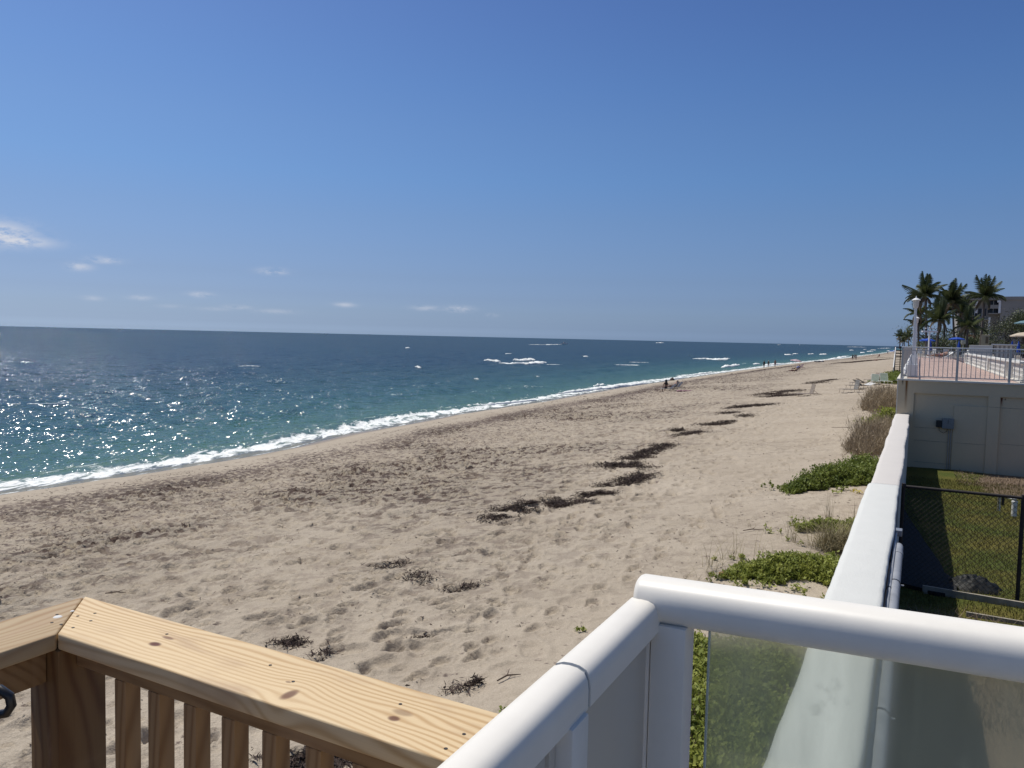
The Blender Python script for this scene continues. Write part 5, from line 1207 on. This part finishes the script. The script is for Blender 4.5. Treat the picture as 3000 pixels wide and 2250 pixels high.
for i, (px, Y, lb) in enumerate(((2726, 99, 'folded blue parasol right of the left blue one'), (2810, 97, 'folded blue parasol right of the right blue one'), (2966, 90, 'folded blue parasol left of the cream one'), (2985, 90, 'folded blue parasol under the cream one'))):
    p = at_Y(px, 1000, Y); t = thing('parasol', lb, 'parasol', Vector((p.x, p.y, 5.32)), 0); autosmooth(MB().tube([(0, 0, .6), (0, 0, .8), (0, 0, 1.5), (0, 0, 2.1)], [.05, .22, .16, .03], 8).build('canopy', bluecan, t)); MB().tube([(0, 0, 0), (0, 0, .7)], .03, 6).build('pole', whitef, t)
# loungers on the terraces
p = at(2712, 1058, TZ); l5 = lounger('sun_lounger', 'white sun lounger on the pink terrace with a reclining sunbather', p, R(3), whitef, whitec, 30, None, W_=.7, L_=2.1)
p2 = on(l5, 1.15, .30); person('sunbather reclining on the white lounger on the pink terrace', p2, R(93), recline(30), ['shorts'], redc, 'short', None, 1.05)
for i, (px, py) in enumerate(((2882, 1037), (2926, 1037.5), (2968, 1039))):
    p = at(px, py+2, TZ); lounger('sun_lounger', ('leftmost', 'middle', 'rightmost')[i] + ' white lounger of the row on the dark pool deck', p, R(-12), whitef, whitef, 22, 'white loungers on the pool deck')
for i, px in enumerate((2700, 2722, 2745, 2772, 2800, 2830)):
    p = at_Y(px, 1000, 88); t = thing('patio_chair', 'pale patio chair %s behind the terrace railing' % ('leftmost', 'second from left', 'third from left', 'third from right', 'second from right', 'rightmost')[i], 'chair', Vector((p.x, p.y, 5.33)), i*.9, 'patio chairs at the far end of the terrace')
    MB().box(-.27, .27, -.27, .27, .40, .45).build('seat', whitef, t); MB().box(-.27, .27, .25, .29, .45, .95).build('backrest', whitef, t)
    for sx in (-1, 1):
        for sy in (-1, 1): MB().box(sx*.24-.02, sx*.24+.02, sy*.24-.02, sy*.24+.02, 0, .40).build('leg', whitef, t)

# ------------------------------------------------------------------ wooden beach stair beyond the terrace
dk = M('dark_wood', (.028, .024, .022), .8, .3, 4., .3, 20.)
p = bpos(2616, 1104); v_, s_ = toVS(p.x, p.y); zg = p.z
t = thing('beach_stair', 'dark wooden beach stair with white edge beside the terrace', 'stairs', (0, 0, 0), RZ)
topz = 5.35; s2 = s_ + 5.2
for k in range(12):
    q = k/11.; MB().box(v_+.05, v_+1.3, s_+q*(s2-s_)-.02, s_+q*(s2-s_)+.26, zg+.15+q*(topz-zg-.15)-.05, zg+.15+q*(topz-zg-.15)).build('step', dk, t)
for vv, m_ in ((v_, white_p), (v_+1.35, dk)):
    MB().add([(vv-.04, s_-.1, zg-.1), (vv+.04, s_-.1, zg-.1), (vv+.04, s2, topz-.3), (vv-.04, s2, topz-.3), (vv-.04, s_-.1, zg+.22), (vv+.04, s_-.1, zg+.22), (vv+.04, s2, topz+.02), (vv-.04, s2, topz+.02)], [(0, 3, 2, 1), (4, 5, 6, 7), (0, 1, 5, 4), (1, 2, 6, 5), (2, 3, 7, 6), (3, 0, 4, 7)]).build('stringer', dk, t)
    MB().tube([(vv, s_-.1, zg+1.0), (vv, s2, topz+1.05)], .05, 6).build('handrail', m_, t)
    for q in (0, .5, 1.): MB().box(vv-.05, vv+.05, s_+q*(s2-s_)-.05, s_+q*(s2-s_)+.05, zg-.2+(0 if q < 1 else 0), zg+.95+q*(topz-zg)+.05).build('post', wh if (q == 0 and vv == v_) else dk, t)
MB().box(v_-.1, V0-.1, s2+.0, s2+2.6, topz-.12, topz).build('landing', dk, t)
for z_ in (.35, .7, 1.1): MB().box(v_-.1, V0-.15, s2+.0, s2+.05, topz+z_-.12, topz+z_).build('guard_board', dk, t)
for k in range(4): MB().box(v_-.1+k*.6, v_+.0+k*.6, s2-.06, s2-.005, zg-.5, topz+1.15).build('post', dk, t)

# far beach: parasols and tents
for i, (px, py, lb, m_, r_) in enumerate(((2612, 1036, 'blue parasol far down the beach beside the stair', bluecan, 1.6), (2603, 1035.5, 'white parasol far down the beach', M('white_canvas', (.7, .7, .7), .7), 1.1), (2620, 1035, 'pale blue parasol farthest down the beach', M('pale_canvas', (.35, .42, .6), .7), 1.3))):
    parasol(lb, bpos(px, py+1.5), r_, 2.2, m_)
walker(2600.5, 1037, 'tiny person standing beside the far white parasol', ['shorts', 'shirt'], bluec, 'short', 0, 1.0, dark_skin)

# ------------------------------------------------------------------ boats
def boat(label, px, py, L_, rz, wake=None):
    p = at(px, py, 0); t = thing('motor_boat', label, 'boat', Vector((p.x, p.y, .15)), rz); k = L_/7.
    vs = []; fs = []
    for i in range(9):
        u = i/8.; w_ = k*1.15*(1-u**3)**.6 if u < 1 else .02; h = k*(.9+.5*u*u); x_ = L_*(u-.5)
        vs += [(x_, -w_, h), (x_, -w_*.6, -.3*k), (x_, w_*.6, -.3*k), (x_, w_, h)]
    for i in range(8):
        for j in range(4): fs.append((i*4+j, i*4+(j+1) % 4, (i+1)*4+(j+1) % 4, (i+1)*4+j))
    fs.append((0, 1, 2, 3)); MB().add(vs, fs).build('hull', wh, t)
    MB().cbox(-.18*L_, .12*L_, -.6*k, .6*k, .9*k, 1.9*k, .1*k).build('cabin', wh, t); MB().box(-.15*L_, .121*L_, -.61*k, .61*k, 1.35*k, 1.65*k).build('windscreen', dark_in, t)
    MB().box(-.22*L_, .08*L_, -.75*k, .75*k, 2.5*k, 2.6*k).build('canopy', wh, t)
    for sx in (-.2, .06):
        for sy in (-.65, .65): MB().tube([(sx*L_, sy*k, 1.*k), (sx*L_, sy*k, 2.5*k)], .04*k, 5).build('canopy_post', alu, t)
    return t
boat('white motor boat with a long wake on the middle sea', 1653, 1008.5, 8, R(-8)); crest_ridge([(1545, 1010), (1600, 1010.3), (1645, 1009.3)], 2.2, .6, 77)
boat('small distant boat with spray, right of the wake boat', 1938, 1004.5, 10, R(10)); crest_ridge([(1922, 1004.6), (1945, 1004.8)], 5, 1.8, 78)
boat('tall white cabin boat near the horizon above the parasol', 2343, 1011, 17, R(60))
boat('faint small boat left of the tall cabin boat', 2282, 1010, 9, R(0)); crest_ridge([(2275, 1010.2), (2288, 1010.5)], 4, 1.2, 79)
boat('tiny dark speck of a boat on the left horizon', 360, 965.5, 20, R(0)); boat('second tiny boat on the left horizon', 583, 970.5, 18, R(0)); boat('tiny boat on the horizon above the breakers', 955, 979.5, 14, R(5))

# ------------------------------------------------------------------ wooden stair rail in the foreground
HW = .69; WZ = CAMZ - HW; PT = .038
pc = toVS(*at(246, 1745.5, WZ).xy); pn = toVS(*at(176, 1855, WZ).xy)
VC, SC_ = pc; WW = (abs(pn[0]-pc[0]) + abs(pn[1]-pc[1]))/2
p = at(1464, 2088, WZ); SB = (toVS(p.x, p.y)[1] + SC_)/2; SC_ = SB
print('wood corner', VC, SC_, WW)
def wood_mat(name, axis, knots, light=(.68, .52, .31), dark=(.46, .29, .135), freq=60., seed=0.):
    m, t, b = principled(name, light, .55, 0, .3)
    tc = N(t, 'ShaderNodeTexCoord'); sp = N(t, 'ShaderNodeSeparateXYZ', inp={0: tc.outputs['Object']})
    X = sp.outputs[0 if axis == 'x' else (1 if axis == 'y' else 2)]; Yc = sp.outputs[1 if axis == 'x' else 0]; Zc = sp.outputs[2 if axis != 'z' else 1]
    g = Yc; kn = None
    for (kx, ky, a, bb, depth) in knots:
        dx = math_(t, 'DIVIDE', math_(t, 'SUBTRACT', X, kx), a*5); dy = math_(t, 'DIVIDE', math_(t, 'SUBTRACT', Yc, ky), bb*3)
        d2 = math_(t, 'ADD', math_(t, 'MULTIPLY', dx, dx), math_(t, 'MULTIPLY', dy, dy)); ex = math_(t, 'EXPONENT', math_(t, 'MULTIPLY', d2, -1.))
        g = math_(t, 'SUBTRACT', g, math_(t, 'MULTIPLY', math_(t, 'MULTIPLY', math_(t, 'SUBTRACT', Yc, ky), ex), .8))
        dx = math_(t, 'DIVIDE', math_(t, 'SUBTRACT', X, kx), a); dy = math_(t, 'DIVIDE', math_(t, 'SUBTRACT', Yc, ky), bb)
        q = math_(t, 'ADD', math_(t, 'MULTIPLY', dx, dx), math_(t, 'MULTIPLY', dy, dy)); q = math_(t, 'MULTIPLY', math_(t, 'EXPONENT', math_(t, 'MULTIPLY', math_(t, 'MULTIPLY', math_(t, 'MULTIPLY', q, q), q), -1.)), depth)
        kn = q if kn is None else math_(t, 'MAXIMUM', kn, q)
    low = N(t, 'ShaderNodeTexNoise', inp={'Vector': N(t, 'ShaderNodeCombineXYZ', inp={0: math_(t, 'MULTIPLY', X, 1.1), 1: math_(t, 'MULTIPLY', Yc, 4.), 2: math_(t, 'ADD', math_(t, 'MULTIPLY', Zc, 5.), seed)}).outputs[0], 'Scale': 1., 'Detail': 1.5})
    g = math_(t, 'ADD', g, math_(t, 'MULTIPLY', low.outputs[0], .20)); g = math_(t, 'ADD', g, math_(t, 'MULTIPLY', Zc, .6))
    wv = math_(t, 'SINE', math_(t, 'MULTIPLY', g, freq*6.283)); wv = math_(t, 'POWER', math_(t, 'ADD', math_(t, 'MULTIPLY', wv, .5), .5), 2.2)
    fine = N(t, 'ShaderNodeTexNoise', inp={'Vector': N(t, 'ShaderNodeCombineXYZ', inp={0: math_(t, 'MULTIPLY', X, 9.), 1: math_(t, 'MULTIPLY', Yc, 420.), 2: math_(t, 'MULTIPLY', Zc, 420.)}).outputs[0], 'Scale': 1., 'Detail': 3.})
    blot = N(t, 'ShaderNodeTexNoise', inp={'Vector': N(t, 'ShaderNodeCombineXYZ', inp={0: math_(t, 'MULTIPLY', X, 3.), 1: math_(t, 'MULTIPLY', Yc, 11.), 2: seed+4.}).outputs[0], 'Scale': 1.6, 'Detail': 4.})
    k = math_(t, 'ADD', math_(t, 'MULTIPLY', wv, N(t, 'ShaderNodeMapRange', inp={0: low.outputs[0], 1: .3, 2: .7, 3: .35, 4: .95}).outputs[0]), math_(t, 'MULTIPLY', math_(t, 'SUBTRACT', fine.outputs[0], .4), .45), clamp=True)
    c1 = N(t, 'ShaderNodeMix', data_type='RGBA', inp={0: k, 6: (*light, 1), 7: (*dark, 1)})
    c2 = N(t, 'ShaderNodeMix', data_type='RGBA', inp={0: N(t, 'ShaderNodeMapRange', inp={0: blot.outputs[0], 1: .52, 2: .72, 3: 0., 4: .6}).outputs[0], 6: c1.outputs[2], 7: (.40, .27, .165, 1)})
    out = c2.outputs[2]
    if kn is not None: out = N(t, 'ShaderNodeMix', data_type='RGBA', inp={0: kn, 6: out, 7: (.11, .035, .018, 1)}).outputs[2]
    t.links.new(out, b.inputs['Base Color'])
    bp = N(t, 'ShaderNodeBump', inp={'Strength': .25, 'Distance': .002, 'Height': k}); t.links.new(bp.outputs[0], b.inputs['Normal'])
    return m
def loc_(px, py, z=WZ): q = at(px, py, z); return toVS(q.x, q.y)
kn1 = []
for (px, py, a, bb, d) in ((454, 1887, .016, .010, 1.), (492, 1869, .018, .006, .7), (848, 2035, .012, .022, .85), (845, 1998, .007, .004, .6), (1154, 2105, .012, .009, .9), (1180, 2088, .022, .010, .5)):
    v, s = loc_(px, py); kn1.append((v, s, a, bb, d))
wood1 = wood_mat('pine_plank_right', 'x', kn1); wood2 = wood_mat('pine_plank_left', 'y', [(VC+.09, .3, .02, .012, .8)], (.44, .33, .195), (.31, .19, .09), 60., 3.)
wood3 = wood_mat('dark_pine_post', 'z', [(VC+.15, 5.3, .02, .01, .5)], (.20, .115, .048), (.12, .055, .022), 30., 7.); wood4 = wood_mat('shaded_pine_baluster', 'z', [], (.40, .25, .12), (.24, .13, .055), 50., 11.); wood5 = wood_mat('shaded_pine_underboard', 'x', [], (.30, .19, .095), (.18, .10, .045), 40., 15.)  # shade put into underboard and baluster colours; post colour darker throughout
T = thing('wooden_railing', 'new pine stair railing with mitred cap boards in the lower left foreground', 'railing', (0, 0, 0), RZ)
def bevel_poly(poly, z0, z1, b, name, mt):
    import bmesh
    bm = bmesh.new(); vv = [bm.verts.new((x_, y_, z0)) for x_, y_ in poly]; f = bm.faces.new(vv); r_ = bmesh.ops.extrude_face_region(bm, geom=[f])
    for q in r_['geom']:
        if isinstance(q, bmesh.types.BMVert): q.co.z = z1
    bmesh.ops.recalc_face_normals(bm, faces=bm.faces[:])
    bmesh.ops.bevel(bm, geom=[e for e in bm.edges], offset=b, segments=3, affect='EDGES', profile=.5)
    me = bpy.data.meshes.new(name); bm.to_mesh(me); bm.free(); me.materials.append(mt)
    o = bpy.data.objects.new(name, me); col.objects.link(o); o.parent = T; return autosmooth(o, 35)
g_ = .0012; VE = -.425
bevel_poly([(VC+g_, SC_), (VC+WW+g_, SC_-WW), (VE, SC_-WW), (VE, SC_)], WZ-PT, WZ, .0045, 'cap_board', wood1)
bevel_poly([(VC, SC_-g_*2), (VC, -1.6), (VC+WW, -1.6), (VC+WW, SC_-WW-g_*2)], WZ-PT-.001, WZ-.001, .0045, 'cap_board', wood2)
pv0, ps0 = VC+WW-.10, SC_-WW-.005
def wpost(v0, v1, s0, s1, z0, z1, name, mt, b=.004):
    o = MB().cbox(v0, v1, s0, s1, z0, z1, b).build(name, mt, T); return autosmooth(o, 35)
wpost(pv0, pv0+.11, ps0, ps0+.115, 3.2, WZ-PT-.001, 'post', wood3)
bs = SC_-WW+.036; bh = .045
wpost(pv0+.112, VE, bs-.0, bs+.038, WZ-PT-bh-.002, WZ-PT-.002, 'sub_rail', wood5, .003)
wpost(VC+.06, VC+WW-.03, -1.6, ps0-.002, WZ-PT-bh-.035, WZ-PT-.002, 'sub_rail', wood5, .003)
bal_me = None
bv = []
for px in (377, 470.5, 579.5, 690.5, 809, 938, 1075):
    tt = (px-1500)/FPX; q = at_s(px, 2225, bs+.02); bv.append(toVS(q.x, q.y)[0])
dv = (bv[5]-bv[0])/5
bm_ = MB().cbox(-.019, .019, -.019, .019, -1.0, 0, .002).mesh('baluster', wood4)
for k in range(-0, 10):
    v = bv[0] + dv*k
    if v < VE-.03: o = inst('baluster', bm_, T, (v, bs+.019, WZ-PT-bh-.002)); autosmooth(o, 35) if k == 0 else None
for k in range(10):
    if k == 0: continue
q = at_Y(62, 2150, 1.35)
for s in (SC_-WW-.175, SC_-WW-.30, SC_-WW-.43, SC_-WW-.56): inst('baluster', bm_, T, (VC+.09, s, WZ-PT-bh-.036))
# screws
sm = MB().lathe([(.0035, 0), (.0035, .0012), (.002, .0008)], 12).mesh('screw', M('screw_head', (.02, .014, .01), .6))
for (px, py) in ((278, 1797), (228, 1805), (266, 1819), (214, 1839), (167, 1799.5), (152, 1823), (179, 1828.5), (489, 1858), (792, 1949), (859, 1997), (1173, 2063), (1359.5, 2151), (1306, 2193.5)):
    v, s = loc_(px, py); inst('screw', sm, T, (v, s, WZ-.0006 if px > 200 else WZ-.0014))
v, s = loc_(169, 1806); MB().lathe([(.010, 0), (.008, .0012), (.003, .0016)], 14, (v, s, WZ-.001)).build('paint_dab', whitec, T)
v, s = loc_(212, 1789); MB().lathe([(.005, 0), (.003, .0012)], 10, (v, s, WZ-.001)).build('paint_dab', whitec, T)
# black clip at the left edge
p = at_Y(8, 2056, 1.28)
t = thing('carabiner', 'black clip hanging on the wooden rail at the left edge of the view', 'clip', p, 0)
autosmooth(MB().tube([(-.03+.0, .0, .02), (-.005, 0, .022), (.012, 0, .010), (.015, 0, -.006), (.006, 0, -.020), (-.015, 0, -.024), (-.035, 0, -.018)], .008, 10).build('hook', black_m, t)); autosmooth(MB().tube([(-.03, 0, .018), (-.032, 0, -.016)], .006, 8).build('gate', iron, t))

# ------------------------------------------------------------------ white rail with frosted glass
gloss_w = M('white_powder_coat', (.76, .725, .655), .42, .035, 14., .06, 160., spec=.4, dist=.001)
HA = .413
a3 = at(1868, 1745, CAMZ-HA); b3 = at(3000, 1918, CAMZ-HA); dA = (b3-a3).normalized(); nA = Vector((-dA.y, dA.x, 0))
T = thing('white_railing', 'white metal guard rail with rounded top and frosted glass in the right foreground', 'railing', (0, 0, 0), 0)
def rr(w_, h, n=28, p=2.4):
    return [(math.copysign(abs(math.cos(a))**(2/p), math.cos(a))*w_/2, math.copysign(abs(math.sin(a))**(2/p), math.sin(a))*h/2) for a in [2*math.pi*k/n for k in range(n)]]
PA = rr(.076, .070)
ends = [(0, .80), (.003, .92), (.009, 1.)]
mb = MB(); vs = []; fs = []; pts = [(a3 + dA*e, k) for e, k in ends] + [(b3+dA*.9, 1.)]
for q, k in pts:
    for (x_, y_) in PA: vs.append(q + nA*x_*k + Vector((0, 0, 1))*y_*k)
n = len(PA)
for i in range(len(pts)-1):
    for k in range(n): fs.append((i*n+k, i*n+(k+1) % n, (i+1)*n+(k+1) % n, (i+1)*n+k))
fs.append(tuple(range(n))[::-1]); fs.append(tuple(range(len(vs)-n, len(vs))))
autosmooth(mb.add(vs, fs).build('top_rail', gloss_w, T), 50)
HB = .405
vl, _ = loc_(1290, 2240, CAMZ-HB-.012); vrr, _ = loc_(1484, 2250, CAMZ-HB-.018)
_, sgap = loc_(1690, 1948, CAMZ-HB)
vcB = (vl+vrr)/2; wB = vrr-vl; va_, sa_ = toVS(a3.x, a3.y)
print('B rail', vl, vrr, sgap, 'A start', va_, sa_)
h = .05; PB = [(wB/2, -h), (wB/2, -.026), (wB*.47, -.014), (wB*.38, -.005), (wB*.2, -.001), (0, 0), (-wB*.2, -.001), (-wB*.38, -.005), (-wB*.47, -.014), (-wB/2, -.026), (-wB/2, -h)]
ZB = CAMZ-HB; U = Vector((CU[0], CU[1], 0)); Vv = Vector((CV[0], CV[1], 0))
def bseg(s0, s1, dz, sh):
    o = MB().sweep([(x_+sh, y_) for x_, y_ in PB], [Wd(vcB, s0, ZB+dz), Wd(vcB, s1, ZB+dz)], Vv, (0, 0, 1)).build('side_rail', gloss_w, T); 
    return autosmooth(o, 50)
bseg(-1.2, sgap-.0025, -.0015, -.001); bseg(sgap+.0025, sa_-.022, 0, 0)
MB().sweep([(x_*.93, y_*.93-.003) for x_, y_ in PB], [Wd(vcB, sgap-.02, ZB), Wd(vcB, sgap+.02, ZB)], Vv, (0, 0, 1)).build('rail_joiner', M('joiner_grey', (.30, .32, .34), .5), T)
# corner post and middle post, panels of the side run
def lbox(v0, v1, s0, s1, z0, z1, name, mt, b=.003):
    mb = MB().cbox(v0, v1, s0, s1, z0, z1, b); mb.v = [tuple(Wd(x_, y_, z_)) for x_, y_, z_ in mb.v]; return autosmooth(mb.build(name, mt, T), 35)
zp = ZB-h
pr = toVS(*at_s(2008, 2000, sa_-.02).xy)[0]
lbox(pr-.055, pr, sa_-.03, sa_+.025, 4.7, CAMZ-HA-.03, 'post', gloss_w)
lbox(vcB-wB/2+.002, pr-.056, sa_-.028, sa_+.018, 4.9, zp+.0, 'corner_panel', gloss_w)
sm_ = sgap-.01
lbox(vcB-wB*.46, vcB+wB*.5+.004, sm_-.05, sm_, 4.7, zp-.001, 'post', gloss_w)
panel_w = principled('shaded_white_panel', (.54, .50, .43), .3, 0, .5)[0]  # white panel greyed: its shade put into the colour
lbox(vcB-.006, vcB+.010, sm_+.012, sa_-.034, 4.9, zp+.03, 'side_panel', panel_w, .001)
ssl = toVS(*at_v(1578, 2230, vcB).xy)[1]
lbox(vcB-.006, vcB+.010, ssl+.008, sm_-.052, 4.9, zp+.03, 'side_panel', panel_w, .001); lbox(vcB-.006, vcB+.010, -1.2, ssl-.004, 4.9, zp+.03, 'side_panel', panel_w, .001)
# frosted glass under the front rail
def glass_mat():
    m = bpy.data.materials.new('salt_hazed_glass'); m.use_nodes = True; t = m.node_tree; t.nodes.clear()
    tc = N(t, 'ShaderNodeTexCoord'); P = tc.outputs['Object']
    n1 = N(t, 'ShaderNodeTexNoise', inp={'Vector': N(t, 'ShaderNodeMapping', inp={0: P, 3: (7., 7., .9)}).outputs[0], 'Scale': 2., 'Detail': 6., 'Roughness': .6}); n2 = N(t, 'ShaderNodeTexNoise', inp={'Vector': P, 'Scale': 16., 'Detail': 5., 'Roughness': .7})
    tr = N(t, 'ShaderNodeBsdfTransparent', inp={0: (.84, .90, .86, 1)}); df = N(t, 'ShaderNodeBsdfDiffuse', inp={0: (.42, .44, .31, 1)}); tl = N(t, 'ShaderNodeBsdfTranslucent', inp={0: (.46, .49, .33, 1)}); gl = N(t, 'ShaderNodeBsdfGlossy', inp={0: (1, 1, 1, 1), 1: .12})
    dm = N(t, 'ShaderNodeMixShader', inp={0: .5, 1: df.outputs[0], 2: tl.outputs[0]})
    k = math_(t, 'ADD', N(t, 'ShaderNodeMapRange', inp={0: n1.outputs[0], 1: .3, 2: .7, 3: .36, 4: .60}).outputs[0], N(t, 'ShaderNodeMapRange', inp={0: n2.outputs[0], 1: .62, 2: .72, 3: 0., 4: .12}).outputs[0])
    rf = N(t, 'ShaderNodeBsdfRefraction', inp={0: (.84, .90, .84, 1), 1: .45, 2: 1.04}); t2 = N(t, 'ShaderNodeMixShader', inp={0: .45, 1: tr.outputs[0], 2: rf.outputs[0]})
    m1 = N(t, 'ShaderNodeMixShader', inp={0: k, 1: t2.outputs[0], 2: dm.outputs[0]}); fr = N(t, 'ShaderNodeFresnel', inp={0: 1.45})
    m2 = N(t, 'ShaderNodeMixShader', inp={0: math_(t, 'MULTIPLY', fr.outputs[0], .8), 1: m1.outputs[0], 2: gl.outputs[0]})
    N(t, 'ShaderNodeOutputMaterial', inp={0: m2.outputs[0]}); return m
gv0 = None
g0 = Vector((a3.x, a3.y, 0)); q = ray(2075, 2050); # ray meets the vertical plane of the front rail
def on_plane(px, py):
    d = ray(px, py); n_ = nA; tq = (a3-CO).dot(n_)/d.dot(n_); return (CO + d*tq - a3).dot(dA)
e0 = on_plane(2075, 2050)
def abox(e0, e1, n0, n1, z0, z1, name, mt, b=.001):
    mb = MB().cbox(e0, e1, n0, n1, z0, z1, b); mb.v = [tuple(g0 + dA*x_ + nA*y_ + Vector((0, 0, z_))) for x_, y_, z_ in mb.v]; return mb.build(name, mt, T)
gp = MB().add([tuple(g0 + dA*e + Vector((0, 0, z_))) for e, z_ in ((e0, 5.0), (e0+1.9, 5.0), (e0+1.9, 6.07), (e0, 6.07))], [(0, 1, 2, 3)]).build('glass_pane', glass_mat(), T)
abox(e0-.0035, e0, -.004, .004, 5.0, 6.065, 'glass_edge', M('glass_edge_green', (.35, .42, .38), .2))
abox(.10, e0+1.9, -.02, .02, 4.93, 4.97, 'bottom_rail', gloss_w, .004)
# deck under the feet (below the view)
dkm = M('deck_board', (.30, .21, .12), .7, .2, 5.)
DK = thing('stair_landing', 'wooden stair landing below the railings', 'landing', (0, 0, 0), RZ)
for k in range(11): MB().box(VC+.0+k*.145, VC+.138+k*.145, -1.6, SC_-.03, 4.72, 4.755).build('deck_board', dkm, DK)
DK2 = MB().box(-.32, 5, -6, sa_-.0, 4.72, 4.88).build('balcony_slab', M('pale_slab', (.36, .34, .30), .8), None, False, (0, 0, 0), RZ); tag(DK2, 'grey balcony slab behind the white guard rail', 'balcony')
